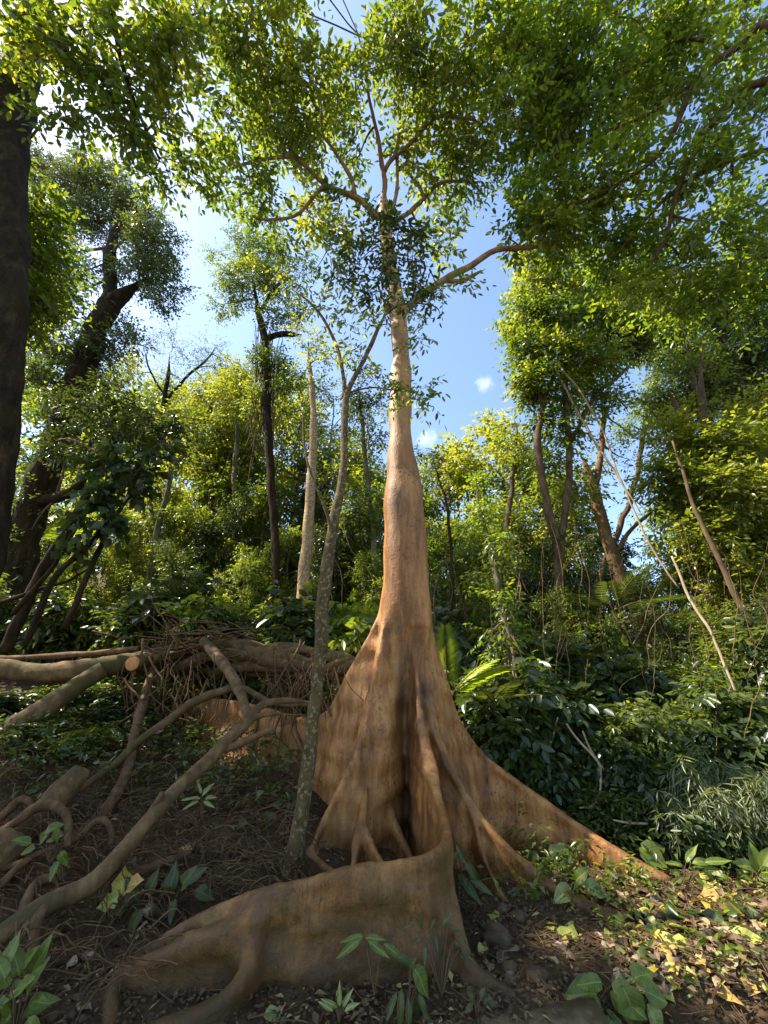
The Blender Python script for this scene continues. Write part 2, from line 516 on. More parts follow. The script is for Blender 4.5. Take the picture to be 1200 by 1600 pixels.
def flat_leaf(name, c, c2, tr=0.3, rough=0.5):
    m, nt, out = new_mat(name)
    L = nt.links
    tc = N(nt, 'ShaderNodeTexCoord')
    oi = N(nt, 'ShaderNodeObjectInfo')
    n = N(nt, 'ShaderNodeTexNoise', i_Scale=3.0, i_Detail=5.0)
    ad = N(nt, 'ShaderNodeVectorMath', operation='ADD'); L.new(tc.outputs['Object'], ad.inputs[0]); L.new(oi.outputs['Random'], ad.inputs[1])
    L.new(ad.outputs[0], n.inputs['Vector'])
    r = ramp(nt, [(0.38, c), (0.62, c2)], n.outputs['Fac'])
    sp = N(nt, 'ShaderNodeSeparateXYZ'); L.new(tc.outputs['Object'], sp.inputs[0])
    ab = N(nt, 'ShaderNodeMath', operation='ABSOLUTE'); L.new(sp.outputs['X'], ab.inputs[0])
    vy = N(nt, 'ShaderNodeMath', operation='MULTIPLY_ADD'); L.new(ab.outputs[0], vy.inputs[0]); vy.inputs[1].default_value = -0.8; L.new(sp.outputs['Y'], vy.inputs[2])
    fr = N(nt, 'ShaderNodeMath', operation='MULTIPLY'); L.new(vy.outputs[0], fr.inputs[0]); fr.inputs[1].default_value = 9.0
    pp = N(nt, 'ShaderNodeMath', operation='PINGPONG'); L.new(fr.outputs[0], pp.inputs[0]); pp.inputs[1].default_value = 0.5
    v1 = N(nt, 'ShaderNodeMapRange'); v1.inputs[1].default_value = 0.10; v1.inputs[2].default_value = 0.03; L.new(pp.outputs[0], v1.inputs[0])
    v2 = N(nt, 'ShaderNodeMapRange'); v2.inputs[1].default_value = 0.026; v2.inputs[2].default_value = 0.010; L.new(ab.outputs[0], v2.inputs[0])
    mxv = N(nt, 'ShaderNodeMath', operation='MULTIPLY_ADD', use_clamp=True); L.new(v1.outputs[0], mxv.inputs[0]); mxv.inputs[1].default_value = 0.45; L.new(v2.outputs[0], mxv.inputs[2])
    n5 = N(nt, 'ShaderNodeTexNoise', i_Scale=9.0, i_Detail=5.0, i_Roughness=0.7); L.new(ad.outputs[0], n5.inputs['Vector'])
    sr = ramp(nt, [(0.57, (0, 0, 0)), (0.66, (0.8, 0.8, 0.8))], n5.outputs['Fac'])
    sm_ = N(nt, 'ShaderNodeMixRGB'); L.new(sr.outputs['Color'], sm_.inputs['Fac']); L.new(r.outputs['Color'], sm_.inputs['Color1']); sm_.inputs['Color2'].default_value = (c[0] * 0.45 + 0.02, c[1] * 0.35 + 0.01, c[2] * 0.4, 1)
    vm = N(nt, 'ShaderNodeMixRGB'); L.new(mxv.outputs[0], vm.inputs['Fac']); L.new(sm_.outputs['Color'], vm.inputs['Color1']); vm.inputs['Color2'].default_value = (min(1, c2[0] * 1.5), min(1, c2[1] * 1.45), min(1, c2[2] * 1.6), 1)
    class r: outputs = {'Color': vm.outputs['Color']}
    b = N(nt, 'ShaderNodeBsdfPrincipled'); b.inputs['Roughness'].default_value = rough
    L.new(r.outputs['Color'], b.inputs['Base Color'])
    t = N(nt, 'ShaderNodeBsdfTranslucent'); L.new(r.outputs['Color'], t.inputs['Color'])
    s = N(nt, 'ShaderNodeMixShader'); s.inputs['Fac'].default_value = tr
    L.new(b.outputs[0], s.inputs[1]); L.new(t.outputs[0], s.inputs[2]); L.new(s.outputs[0], out.inputs['Surface'])
    return m


M['lf_green'] = flat_leaf('lf_green', (0.070, 0.105, 0.010), (0.135, 0.17, 0.020))
M['lf_dark'] = flat_leaf('lf_dark', (0.034, 0.050, 0.008), (0.068, 0.085, 0.014))
M['lf_pale'] = flat_leaf('lf_pale', (0.16, 0.20, 0.05), (0.27, 0.30, 0.09))
M['lf_yellow'] = flat_leaf('lf_yellow', (0.36, 0.26, 0.03), (0.52, 0.41, 0.06))
M['lf_lime'] = flat_leaf('lf_lime', (0.27, 0.30, 0.04), (0.46, 0.44, 0.08))
M['lf_orange'] = flat_leaf('lf_orange', (0.45, 0.24, 0.05), (0.58, 0.38, 0.12))
M['lf_tan'] = flat_leaf('lf_tan', (0.28, 0.18, 0.085), (0.42, 0.31, 0.17))
M['lf_brown'] = flat_leaf('lf_brown', (0.09, 0.05, 0.025), (0.17, 0.11, 0.06), tr=0.1)

# ------------------------------------------------------------------ ground, kerb, road
def build_ground():
    xs = np.concatenate([np.linspace(-400, -40, 10), np.linspace(-38, -6, 33), np.arange(-5.8, 6.2, 0.06), np.linspace(6.4, 38, 32), np.linspace(42, 400, 10)])
    ys = np.concatenate([[-400, -100, -30, -8, 0, 2.0], np.arange(2.3, 9, 0.06), np.linspace(9.2, 40, 60), np.linspace(44, 400, 14)])
    nx, ny = len(xs), len(ys)
    V = np.empty((nx, ny, 3), np.float32)
    for i, x in enumerate(xs):
        for j, y in enumerate(ys):
            V[i, j] = (x, y, ground_z(x, y))
    idx = np.arange(nx * ny).reshape(nx, ny)
    Fq = np.stack([idx[:-1, :-1], idx[1:, :-1], idx[1:, 1:], idx[:-1, 1:]], -1).reshape(-1, 4)
    o = bpy.data.objects.new('ground', mesh_np('ground', V.reshape(-1, 3), Fq, M['soil']))
    put(o); tag(o, 'dark brown forest soil rising behind the buttressed tree', kind='structure')


build_ground()


def build_kerb():
    # rough stone edge of the road, broken into uneven stones
    root = thing('kerb', 'low mossy stone kerb between the road and the soil', 'kerb', (0.3, kerb_y(0.3), -0.13))
    x = -4.2
    proto = None
    while x < 1.0:
        w = random.uniform(0.55, 0.95)
        n = 9
        prof = [(-0.10, -0.14), (-0.095, -0.02), (-0.075, 0.0), (0.0, 0.012), (0.09, 0.008), (0.10, -0.14)]
        V, Fq = [], []
        for i in range(n):
            xx = x + 0.004 + (w - 0.008) * i / (n - 1)
            e = 0.012 if i in (0, n - 1) else 0
            for (dy, z) in prof:
                nz = noise.noise(Vector((xx * 4, dy * 9, z * 7))) * 0.018
                V.append((xx, kerb_y(xx) + dy * (1 - e * 3) + nz, z - e + nz * 0.8))
        k = len(prof)
        for i in range(n - 1):
            for j in range(k):
                a, b = i * k + j, i * k + (j + 1) % k
                Fq.append((a, b, b + k, a + k))
        me = mesh_np('kerb_stone', V, Fq, M['stone'])
        me.validate()
        bmf = me
        o = bpy.data.objects.new('kerb_stone', bmf); put(o); shift(o, root)
        x += w


build_kerb()


def quad_sheet(name, pts, mat, kind='structure', label=None):
    me = mesh_np(name, pts, [tuple(range(len(pts)))], mat, smooth=False)
    o = bpy.data.objects.new(name, me); put(o); tag(o, label, kind=kind); return o


quad_sheet('road', [(-200, -60, -0.13), (200, -60, -0.13), (200, kerb_y(200), -0.13), (1.3, kerb_y(1.3), -0.13), (-200, kerb_y(-200), -0.13)], M['asphalt'], label='grey road surface at the lower right corner')
quad_sheet('road_line', [(1.35, kerb_y(1.35) - 0.2, -0.125), (20, kerb_y(20) - 0.2, -0.125), (20, kerb_y(20) - 0.12, -0.125), (1.35, kerb_y(1.35) - 0.12, -0.125)], M['paint'], label='worn white line on the road along the kerb')

# ------------------------------------------------------------------ the fig: trunk and buttress roots from one smooth field
def surface_nets(f, X, Y, Z):
    ins = f < 0
    c = ins[:-1, :-1, :-1].astype(np.int8)
    for (a, b, d) in ((1, 0, 0), (0, 1, 0), (0, 0, 1), (1, 1, 0), (1, 0, 1), (0, 1, 1), (1, 1, 1)):
        sl = tuple(slice(1, None) if q else slice(None, -1) for q in (a, b, d))
        c = c + ins[sl]
    act = (c > 0) & (c < 8)
    I, J, K = np.nonzero(act)
    vid = np.full(act.shape, -1, np.int32)
    vid[I, J, K] = np.arange(len(I))
    acc = np.zeros((len(I), 3)); cnt = np.zeros(len(I))
    cor = [(0, 0, 0), (1, 0, 0), (0, 1, 0), (1, 1, 0), (0, 0, 1), (1, 0, 1), (0, 1, 1), (1, 1, 1)]
    vals = [f[I + a, J + b, K + d].astype(float) for a, b, d in cor]
    pos = [np.stack([X[I + a], Y[J + b], Z[K + d]], -1) for a, b, d in cor]
    for p in range(8):
        for q in range(p + 1, 8):
            if sum(abs(m - n) for m, n in zip(cor[p], cor[q])) != 1: continue
            cr = (vals[p] < 0) != (vals[q] < 0)
            t = np.where(cr, vals[p] / (vals[p] - vals[q] + 1e-12 * (~cr)), 0)
            t = np.clip(np.nan_to_num(t), 0, 1)
            acc += np.where(cr[:, None], pos[p] + (pos[q] - pos[p]) * t[:, None], 0)
            cnt += cr
    V = acc / cnt[:, None]
    quads = []
    for ax in range(3):
        s0 = [slice(None)] * 3; s1 = [slice(None)] * 3
        s0[ax] = slice(None, -1); s1[ax] = slice(1, None)
        a, b = ins[tuple(s0)], ins[tuple(s1)]
        ch = a != b
        o1, o2 = [k for k in range(3) if k != ax]
        E = np.array(np.nonzero(ch))
        lim = act.shape
        ok = (E[o1] > 0) & (E[o2] > 0) & (E[o1] < lim[o1]) & (E[o2] < lim[o2]) & (E[ax] < lim[ax])
        E = E[:, ok]
        def cell(d1, d2):
            q = E.copy(); q[o1] -= d1; q[o2] -= d2
            return vid[q[0], q[1], q[2]]
        Q = np.stack([cell(1, 1), cell(0, 1), cell(0, 0), cell(1, 0)], -1)
        flip = a[E[0], E[1], E[2]]
        if ax == 1: flip = ~flip
        Q[~flip] = Q[~flip][:, ::-1]
        quads.append(Q)
    Q = np.concatenate(quads)
    return V, Q[(Q >= 0).all(1)]


BUTTRESS = [
    # label, rim rows (px, py, Y, half thickness)
    ('long thin buttress wall running back to the left behind the pole tree', [(612, 880, 5.62, .03), (600, 935, 5.54, .06), (578, 990, 5.55, .08), (545, 1052, 5.65, .08), (515, 1108, 5.85, .07), (470, 1120, 6.1, .05), (420, 1106, 6.4, .05), (350, 1092, 6.8, .05), (290, 1100, 7.2, .05), (225, 1165, 7.6, .05)]),
    ('left front buttress with a pale rubbed edge', [(612, 920, 5.55, .02), (596, 985, 5.32, .05), (576, 1080, 5.2, .07), (558, 1160, 5.08, .06), (532, 1222, 5.0, .05), (502, 1283, 4.85, .04), (484, 1335, 4.68, .04), (478, 1360, 4.6, .04)]),
    (None, [(574, 1215, 5.05, .015), (565, 1270, 4.9, .05), (557, 1310, 4.72, .04), (552, 1352, 4.52, .035)]),
    (None, [(566, 1270, 4.9, .04), (580, 1312, 4.68, .035), (598, 1345, 4.48, .03)]),
    (None, [(612, 1265, 5.22, .04), (626, 1300, 5.05, .035), (644, 1338, 4.82, .03)]),
    ('curved front buttress that bends left into a long olive wall', [(641, 940, 5.6, .02), (647, 1000, 5.42, .03), (652, 1060, 5.27, .043), (658, 1120, 5.13, .055), (672, 1190, 4.85, .06), (686, 1245, 4.48, .043), (697, 1290, 4.08, .043), (695, 1313, 3.80, .043), (668, 1331, 3.63, .043), (615, 1341, 3.55, .043), (560, 1350, 3.51, .043), (480, 1370, 3.47, .043), (400, 1388, 3.46, .043), (340, 1412, 3.48, .043), (280, 1445, 3.53, .043), (228, 1480, 3.62, .04), (205, 1505, 3.7, .04)]),
    ('low second ridge along the left end of the olive front wall', [(410, 1420, 3.41, .05), (312, 1452, 3.37, .05), (250, 1484, 3.36, .045), (196, 1505, 3.36, .04), (180, 1530, 3.30, .035), (177, 1570, 3.18, .035), (170, 1602, 3.08, .035)]),
    ('small curved root fin curling down in front of the olive wall', [(402, 1430, 3.40, .04), (390, 1490, 3.30, .04), (358, 1540, 3.19, .045), (300, 1574, 3.1, .05), (220, 1602, 3.02, .05)]),
    ('middle right buttress sloping down to the bare soil', [(646, 960, 5.68, .02), (655, 1000, 5.58, .03), (668, 1070, 5.37, .05), (690, 1160, 5.22, .08), (725, 1232, 5.08, .07), (760, 1285, 4.93, .06), (820, 1343, 4.72, .055), (870, 1383, 4.53, .055), (950, 1422, 4.24, .05)]),
    (None, [(738, 1265, 4.98, .04), (755, 1330, 4.72, .035), (775, 1375, 4.56, .03), (795, 1410, 4.45, .03)]),
    ('long right buttress reaching out to the shaded shrubs', [(655, 900, 5.62, .03), (668, 965, 5.57, .07), (690, 1045, 5.65, .08), (718, 1125, 5.75, .075), (760, 1180, 5.8, .06), (830, 1234, 5.55, .055), (900, 1282, 5.28, .055), (960, 1322, 5.05, .055), (1040, 1366, 4.78, .05)]),
    (None, [(545, 1205, 5.5, .05), (515, 1262, 5.35, .05), (492, 1300, 5.2, .05), (474, 1332, 5.08, .05)]),
    ('short foot at the right end of the front wall', [(704, 1390, 3.78, .05), (722, 1462, 3.6, .05), (742, 1503, 3.5, .05), (800, 1545, 3.4, .04)]),
    (None, [(484, 1326, 4.72, .03), (515, 1352, 4.5, .03), (550, 1372, 4.3, .03)]),
]
TRUNK = [(632, 1300, 5.95, 30), (632, 1200, 5.88, 33), (632, 1100, 5.78, 37), (631, 1000, 5.68, 40), (632, 900, 5.6, 36), (629, 800, 5.6, 30), (628, 750, 5.6, 24.5), (624, 700, 5.6, 18.5), (626, 620, 5.6, 16.5), (627, 560, 5.6, 14.5), (623, 500, 5.6, 13.0), (616, 450, 5.6, 12.5), (606, 400, 5.6, 11), (600, 340, 5.6, 9)]


def build_fig_wood(root):
    X = np.concatenate([np.arange(-4.2, -1.9, 0.035), np.arange(-1.9, 1.6, 0.02), np.arange(1.6, 3.0, 0.03)])
    Yg = np.arange(2.85, 7.9, 0.024)
    Z = np.concatenate([np.arange(-0.25, 1.2, 0.022), np.arange(1.2, 3.0, 0.032), np.arange(3.0, 12.2, 0.06)])
    tp = []
    for (px, py, Y, w) in TRUNK:
        p = at(px, py, Y); tp.append((p.z, p.x, p.y, w * depth(p) / F_PX))
    tp = np.array(tp)
    tp[0, 0] = -0.3
    cx, cy, cr = (np.interp(Z, tp[:, 0], tp[:, k]) for k in (1, 2, 3))
    ker = np.ones(7) / 7
    def sm(a):
        return np.convolve(np.pad(a, 3, mode='edge'), ker, 'valid')
    cx, cr = sm(cx), sm(cr)
    XX, YY = np.meshgrid(X, Yg, indexing='ij')
    f = np.empty((len(X), len(Yg), len(Z)), np.float32)
    lab = np.zeros(f.shape, np.int8)
    for k, z in enumerate(Z):
        dx, dy = XX - cx[k], YY - cy[k]
        th = np.arctan2(dy, dx)
        fl = 1 + 0.05 * np.sin(3 * th + 0.5 + z * 0.25) * sstep(8, 3, z) + 0.035 * np.sin(5 * th + 2.0 - z * 0.5) * sstep(7, 2.5, z)
        lump = 0.012 * math.sin(z * 3.1) + 0.010 * math.sin(z * 7.3 + 1)
        d = np.hypot(dx, dy) - cr[k] * fl - lump
        # the groove in front of the trunk
        g = 0.04 * np.exp(-((XX - 0.30) / 0.06) ** 2) * (YY < cy[k]) * sstep(3.4, 1.8, z)
        f[:, :, k] = d + g
    # second fused stem on the right of the trunk
    lobe = [at(633, 712, 5.55), at(643, 775, 5.52), at(651, 860, 5.5), at(655, 980, 5.45), at(655, 1075, 5.55), at(652, 1160, 5.75)]
    lrad = [0.125, 0.14, 0.14, 0.14, 0.11, 0.04]
    for li_, (a, b) in enumerate(zip(lobe[:-1], lobe[1:])):
        ks = np.nonzero((Z > b.z - (0.0 if li_ < 4 else 0.3)) & (Z < a.z + 0.7))[0]
        for k in ks:
            t = min(1.0, max(0.0, (a.z - Z[k]) / (a.z - b.z)))
            c = a.lerp(b, t)
            over = max(0.0, Z[k] - a.z)
            d = np.sqrt((XX - c.x) ** 2 + (YY - c.y) ** 2 + (over * 0.22) ** 2) - (lrad[li_] + (lrad[li_ + 1] - lrad[li_]) * t)
            h = np.maximum(0.09 - np.abs(f[:, :, k] - d), 0) / 0.09
            f[:, :, k] = np.minimum(f[:, :, k], d) - h * h * 0.09 * 0.25
    base_d = f.copy()
    for bi, (lb, rows) in enumerate(BUTTRESS):
        R = []
        for (px, py, Y, th) in rows:
            p = at(px, py, Y); R.append((p.x, p.y, p.z, th))
        S = smooth_path(R, len(R) * 4)
        best = np.full(XX.shape, 1e9); zt = np.zeros(XX.shape); tw = np.zeros(XX.shape); sl = np.zeros(XX.shape)
        for a, b in zip(S[:-1], S[1:]):
            e = b[:2] - a[:2]; L2 = e.dot(e) + 1e-9
            t = np.clip(((XX - a[0]) * e[0] + (YY - a[1]) * e[1]) / L2, 0, 1)
            d = np.hypot(XX - a[0] - e[0] * t, YY - a[1] - e[1] * t)
            m = d < best
            best = np.where(m, d, best)
            zt = np.where(m, a[2] + (b[2] - a[2]) * t, zt)
            tw = np.where(m, a[3] + (b[3] - a[3]) * t, tw)
            sl = np.where(m, min(3.0, abs(b[2] - a[2]) / math.sqrt(L2)), sl)
        ii = np.nonzero((best < 0.45).any(1))[0]; jj = np.nonzero((best < 0.45).any(0))[0]
        si, sj = slice(ii[0], ii[-1] + 1), slice(jj[0], jj[-1] + 1)
        top = S[:, 2].max() + 0.3
        k1 = int(np.searchsorted(Z, top))
        b2, z2, t2, s2 = best[si, sj], zt[si, sj], tw[si, sj], np.sqrt(1 + sl[si, sj] ** 2)
        xw, yw = XX[si, sj], YY[si, sj]
        big = rows[0][1] < 1110 or len(rows) > 8
        wall = bool(lb) and 'olive' in lb
        for k in range(k1):
            z = Z[k]
            dep = np.clip(z2 - z, 0, 2)
            th = t2 * (0.78 + 0.22 * np.exp(-((dep - 0.03) / 0.06) ** 2)) + (0.036 if wall else 0.055 if big else 0.035) * np.clip(dep / 0.6, 0, 1.6) ** 1.6
            rip = 0.014 * np.sin(z * 21 + xw * 3.0 + 1.5 * np.sin(xw * 4 + yw * 3)) + 0.012 * np.sin(xw * 7.0 + z * 6.0 + bi) + 0.008 * np.sin(yw * 11.0 - z * 9.0)
            if wall: rip = np.maximum(rip, -0.006)
            th = th + rip * np.clip(dep / 0.12, 0, 1)
            r = 0.035
            q1 = b2 - th + r
            q2 = (z - z2) / s2 + r
            d = np.minimum(np.maximum(q1, q2), 0) + np.hypot(np.maximum(q1, 0), np.maximum(q2, 0)) - r
            cur = f[si, sj, k]
            kk = 0.075 if big else 0.05
            h = np.maximum(kk - np.abs(cur - d), 0) / kk
            base = base_d[si, sj, k]
            lab[si, sj, k] = np.where(d < base, bi + 1, lab[si, sj, k])
            base_d[si, sj, k] = np.minimum(base, d)
            f[si, sj, k] = np.minimum(cur, d) - h * h * kk * 0.25
    V, Q = surface_nets(f, X, Yg, Z)
    # label per quad
    ci = np.clip(np.searchsorted(X, V[:, 0]) - 1, 0, len(X) - 1); cj = np.clip(np.searchsorted(Yg, V[:, 1]) - 1, 0, len(Yg) - 1); ck = np.clip(np.searchsorted(Z, V[:, 2]) - 1, 0, len(Z) - 1)
    vl = lab[ci, cj, ck].astype(int)
    ql = np.max(vl[Q], axis=1)
    # light relax and normals over the whole skin
    for _ in range(2):
        acc = np.zeros_like(V); cnt = np.zeros(len(V))
        for a, b in ((0, 1), (1, 2), (2, 3), (3, 0)):
            np.add.at(acc, Q[:, a], V[Q[:, b]]); np.add.at(acc, Q[:, b], V[Q[:, a]])
            np.add.at(cnt, Q[:, a], 1); np.add.at(cnt, Q[:, b], 1)
        V = V * 0.5 + 0.5 * acc / np.maximum(cnt, 1)[:, None]
    def vnorm():
        n = np.cross(V[Q[:, 2]] - V[Q[:, 0]], V[Q[:, 3]] - V[Q[:, 1]])
        W = np.zeros_like(V)
        for a in range(4): np.add.at(W, Q[:, a], n)
        return W / (np.linalg.norm(W, axis=1)[:, None] + 1e-9)
    VN = vnorm()
    for i in range(len(V)):
        p = Vector(V[i]); lowf = sstep(6.0, 1.0, p.z)
        q = Vector((p.x * 2.6, p.y * 2.6, p.z * 2.0))
        dsp = 0.012 * noise.noise(q) + 0.004 * noise.noise(Vector((p.x * 3, p.y * 3, p.z * 13))) * lowf + 0.003 * noise.noise(p * 14) + 0.003 * noise.noise(Vector((p.x * 11, p.y * 11, p.z * 1.1)))
        wart = noise.noise(p * 5.5 + Vector((9, 2, 4)))
        if wart > 0.45: dsp += (wart - 0.45) * 0.07
        V[i] += VN[i] * dsp * (0.5 + 0.5 * lowf)
    n = np.cross(V[Q[:, 2]] - V[Q[:, 0]], V[Q[:, 3]] - V[Q[:, 1]])
    VN = np.zeros_like(V)
    for a in range(4): np.add.at(VN, Q[:, a], n)
    VN /= np.linalg.norm(VN, axis=1)[:, None] + 1e-9
    for li in range(len(BUTTRESS) + 1):
        sel = Q[ql == li]
        if not len(sel): continue
        used, inv = np.unique(sel, return_inverse=True)
        me = mesh_np('trunk' if li == 0 else 'buttress_root', V[used], inv.reshape(-1, 4), M['fig_bark'])
        me.normals_split_custom_set_from_vertices([tuple(v) for v in VN[used]])
        o = bpy.data.objects.new('trunk' if li == 0 else 'buttress_root', me)
        put(o); shift(o, root)
        if li and BUTTRESS[li - 1][0]: o['label'] = BUTTRESS[li - 1][0]


FIG = thing('fig_tree', 'tall tan fig tree with wide curving buttress roots in the middle', 'tree', (0.3, 5.6, 0.3))
build_fig_wood(FIG)

# ------------------------------------------------------------------ foliage engine
def unit(a):
    return a / (np.linalg.norm(a, axis=-1, keepdims=True) + 1e-9)


class Leaves:
    """many leaves as one crown: each leaf is folded along its midrib"""
    hi = False

    def __init__(self):
        self.p, self.d, self.n, self.L, self.W, self.t = [], [], [], [], [], []

    def add(self, p, d, n, L, W, t):
        for lst, v in zip((self.p, self.d, self.n, self.L, self.W, self.t), (p, d, n, L, W, t)): lst.append(v)

    def sprays(self, S, D, length, M_, L, ratio=0.45, droop=0.25, tint=None, spread=0.9, flat=0.7):
        """S, D (k,3): twigs; M_ leaves alternate along each"""
        k = len(S)
        if k == 0: return
        D = unit(D)
        up = np.array([0, 0, 1.0])
        side = unit(np.cross(D, up + RNG.normal(0, 0.25, (k, 3))))
        j = (np.arange(M_) + 0.6) / M_
        sg = np.where(np.arange(M_) % 2 == 0, 1.0, -1.0)
        pos = S[:, None, :] + D[:, None, :] * (length[:, None] * j[None])[..., None]
        pos[..., 2] -= (droop * length[:, None] * j[None] ** 2 * 0.6)
        pos = pos + RNG.normal(0, 0.02, pos.shape)
        last = (np.arange(M_) >= M_ - 1)
        dd = D[:, None, :] * 0.7 + side[:, None, :] * (sg * np.where(last, 0.15, spread))[None, :, None] + RNG.normal(0, 0.22, (k, M_, 3))
        dd[..., 2] -= droop
        dd = unit(dd)
        nn = np.array([0, 0, 1.0]) * flat + RNG.normal(0, 0.45, (k, M_, 3))
        nn = unit(nn - dd * (nn * dd).sum(-1, keepdims=True))
        LL = L * RNG.uniform(0.65, 1.2, (k, M_)) * np.where(np.arange(M_) < 1, 0.75, 1.0)
        tt = np.clip((tint[:, None] if tint is not None else 0.45) + RNG.normal(0, 0.2, (k, M_)), 0, 1)
        self.add(pos.reshape(-1, 3), dd.reshape(-1, 3), nn.reshape(-1, 3), LL.ravel(), (LL * ratio).ravel(), tt.ravel())

    def arrays(self):
        return [np.concatenate(x) for x in (self.p, self.d, self.n, self.L, self.W, self.t)]

    def mesh(self, name, mat, keep=None):
        p, d, n, L, W, t = self.arrays()
        if keep is not None:
            m = keep(p); p, d, n, L, W, t = p[m], d[m], n[m], L[m], W[m], t[m]
        s = np.cross(d, n)
        L, W = L[:, None], W[:, None]
        if self.hi:
            V = np.stack([p, p + d * L * 0.25 + s * W * 0.40 + n * W * 0.12, p + d * L * 0.62 + s * W * 0.44 + n * W * 0.12 - n * L * 0.03, p + d * L - n * L * 0.12, p + d * L * 0.62 - s * W * 0.44 + n * W * 0.12 - n * L * 0.03, p + d * L * 0.25 - s * W * 0.40 + n * W * 0.12], 1).reshape(-1, 3)
            b = np.arange(len(p)) * 6
            Fq = np.stack([np.stack([b, b + 1, b + 2, b + 3], -1), np.stack([b, b + 3, b + 4, b + 5], -1)], 1).reshape(-1, 4)
            return mesh_np(name, V, Fq, mat, smooth=False, attr=np.repeat(t, 6))
        V = np.stack([p, p + d * L * 0.42 + s * W * 0.5 + n * W * 0.16, p + d * L - n * L * 0.10, p + d * L * 0.42 - s * W * 0.5 + n * W * 0.16], 1).reshape(-1, 3)
        b = np.arange(len(p)) * 4
        Fq = np.stack([np.stack([b, b + 1, b + 2], -1), np.stack([b, b + 2, b + 3], -1)], 1).reshape(-1, 3)
        return mesh_np(name, V, Fq, mat, smooth=False, attr=np.repeat(t, 4))

    def build(self, name, mat, root, kind='stuff', keep=None):
        o = bpy.data.objects.new(name, self.mesh(name, mat, keep)); put(o)
        if root is not None: shift(o, root)
        if kind: o['kind'] = kind
        return o


# the gap in the canopy through which the sun reaches the litter at the lower right
SUN_SPOTS = [(on_ground(1170, 1425), 0.55), (on_ground(1120, 1395), 0.28), (on_ground(1190, 1480), 0.3), (on_ground(1010, 1490), 0.10), (on_ground(900, 1480), 0.06), (Vector(at(712, 1020, 6.8)), 0.28), (on_ground(1060, 1450), 0.16)]
SD = np.array(SUN_DIR)


def sun_gap(p):
    ok = np.ones(len(p), bool)
    for c, r in SUN_SPOTS:
        v = p - np.array(c)
        along = v @ SD
        dist = np.linalg.norm(v - along[:, None] * SD, axis=1)
        ok &= ~((dist < r + 0.01 * along) & (along > 0.5))
    return ok


DENS = 125


class Crown:
    """grows clumps of twigs on branches that start at the nearest wood"""
    def __init__(self, leafL, M_=9, ratio=0.45, droop=0.25, twig_len=(0.35, 0.75), density=1.0, flat=0.7, spread=0.9):
        self.lv = Leaves(); self.tw = Tubes(4)
        self.nodes = []          # (point, radius) where branches may start
        self.o = dict(L=leafL, M=M_, ratio=ratio, droop=droop, tl=twig_len, dens=density, flat=flat, spread=spread)

    def wood(self, P, R, lo=0.35):
        k = int(len(P) * lo)
        for p, r in zip(P[k:], R[k:]): self.nodes.append((np.array(p), r))

    def clump(self, c, rad, n=None, tint=0.45, stretch=(1, 1, 0.75), branch=True, shell=0.35):
        c = np.array(c, float)
        o = self.o
        n = n or max(8, int(DENS * o['dens'] * (rad / 0.8) ** 2))
        # sub-clumps make the outline uneven
        ns = max(3, int(n / 9))
        sub = c + unit(RNG.normal(0, 1, (ns, 3))) * (RNG.uniform(shell, 1, (ns, 1)) ** 0.6) * rad * 0.72 * np.array(stretch)
        sr = rad * RNG.uniform(0.25, 0.48, ns)
        if branch and self.nodes:
            pts = np.array([q[0] for q in self.nodes])
            k = int(np.argmin(np.linalg.norm(pts - c, axis=1) + RNG.uniform(0, 0.25, len(pts))))
            a, r0 = self.nodes[k]
            L0 = np.linalg.norm(c - a)
            r1 = min(r0 * 0.7, 0.017 + 0.014 * L0 + rad * 0.012)
            mid = (a + c) / 2 + RNG.normal(0, 0.08 * L0, 3) + np.array([0, 0, 0.08 * L0])
            P = wobble(smooth_path([a, mid, c], 8), 0.06 * min(1, L0), RNG.integers(99))
            self.tw.add(P, np.linspace(r1, 0.008 + rad * 0.006, 8), cap=False)
        for s, r in zip(sub, sr):
            if branch:
                m = (s + c) / 2 + RNG.normal(0, 0.07 * rad, 3)
                self.tw.add(smooth_path([c, m, s], 5), np.linspace(0.007 + rad * 0.006, 0.004, 5), cap=False)
        kk = max(4, int(n / ns))
        ct = np.clip(tint + RNG.normal(0, 0.10), 0, 1)
        for s, r in zip(sub, sr):
            out = unit(RNG.normal(0, 1, (kk, 3)))
            S = s + out * r * RNG.uniform(0.1, 0.8, (kk, 1))
            D = unit(out * 0.9 + unit((s - c)[None]) * 0.6 + RNG.normal(0, 0.35, (kk, 3)))
            D[:, 2] -= o['droop'] * 0.5
            ln = RNG.uniform(*o['tl'], kk)
            st = np.clip(ct + RNG.normal(0, 0.08) + np.zeros(kk), 0, 1)
            self.lv.sprays(S, D, ln, o['M'], o['L'], o['ratio'], o['droop'], st, o['spread'], o['flat'])
            if branch:
                for q in range(0, kk, 5):
                    e = S[q] + unit(D[q][None])[0] * ln[q] * 0.9; e[2] -= o['droop'] * ln[q] * 0.45
                    self.tw.add([s, S[q], e], [0.005, 0.0035, 0.002], cap=False)

    def px(self, rows, kind='t', **kw):
        """rows (px, py, depth, radius px [, tint])"""
        for r in rows:
            p = att(*r[:3]) if kind == 't' else at(*r[:3])
            self.clump(p, r[3] * (depth(p)) / F_PX, tint=(r[4] if len(r) > 4 else 0.45), **kw)

    def build(self, root, leaf, twig='twig', keep=None):
        keep = keep or (None if root.location.length < 1e-6 else sun_gap)
        if self.lv.p: self.lv.build('crown', M[leaf], root, keep=keep)
        if self.tw.V: self.tw.build('twigs', M[twig], root, kind='stuff')


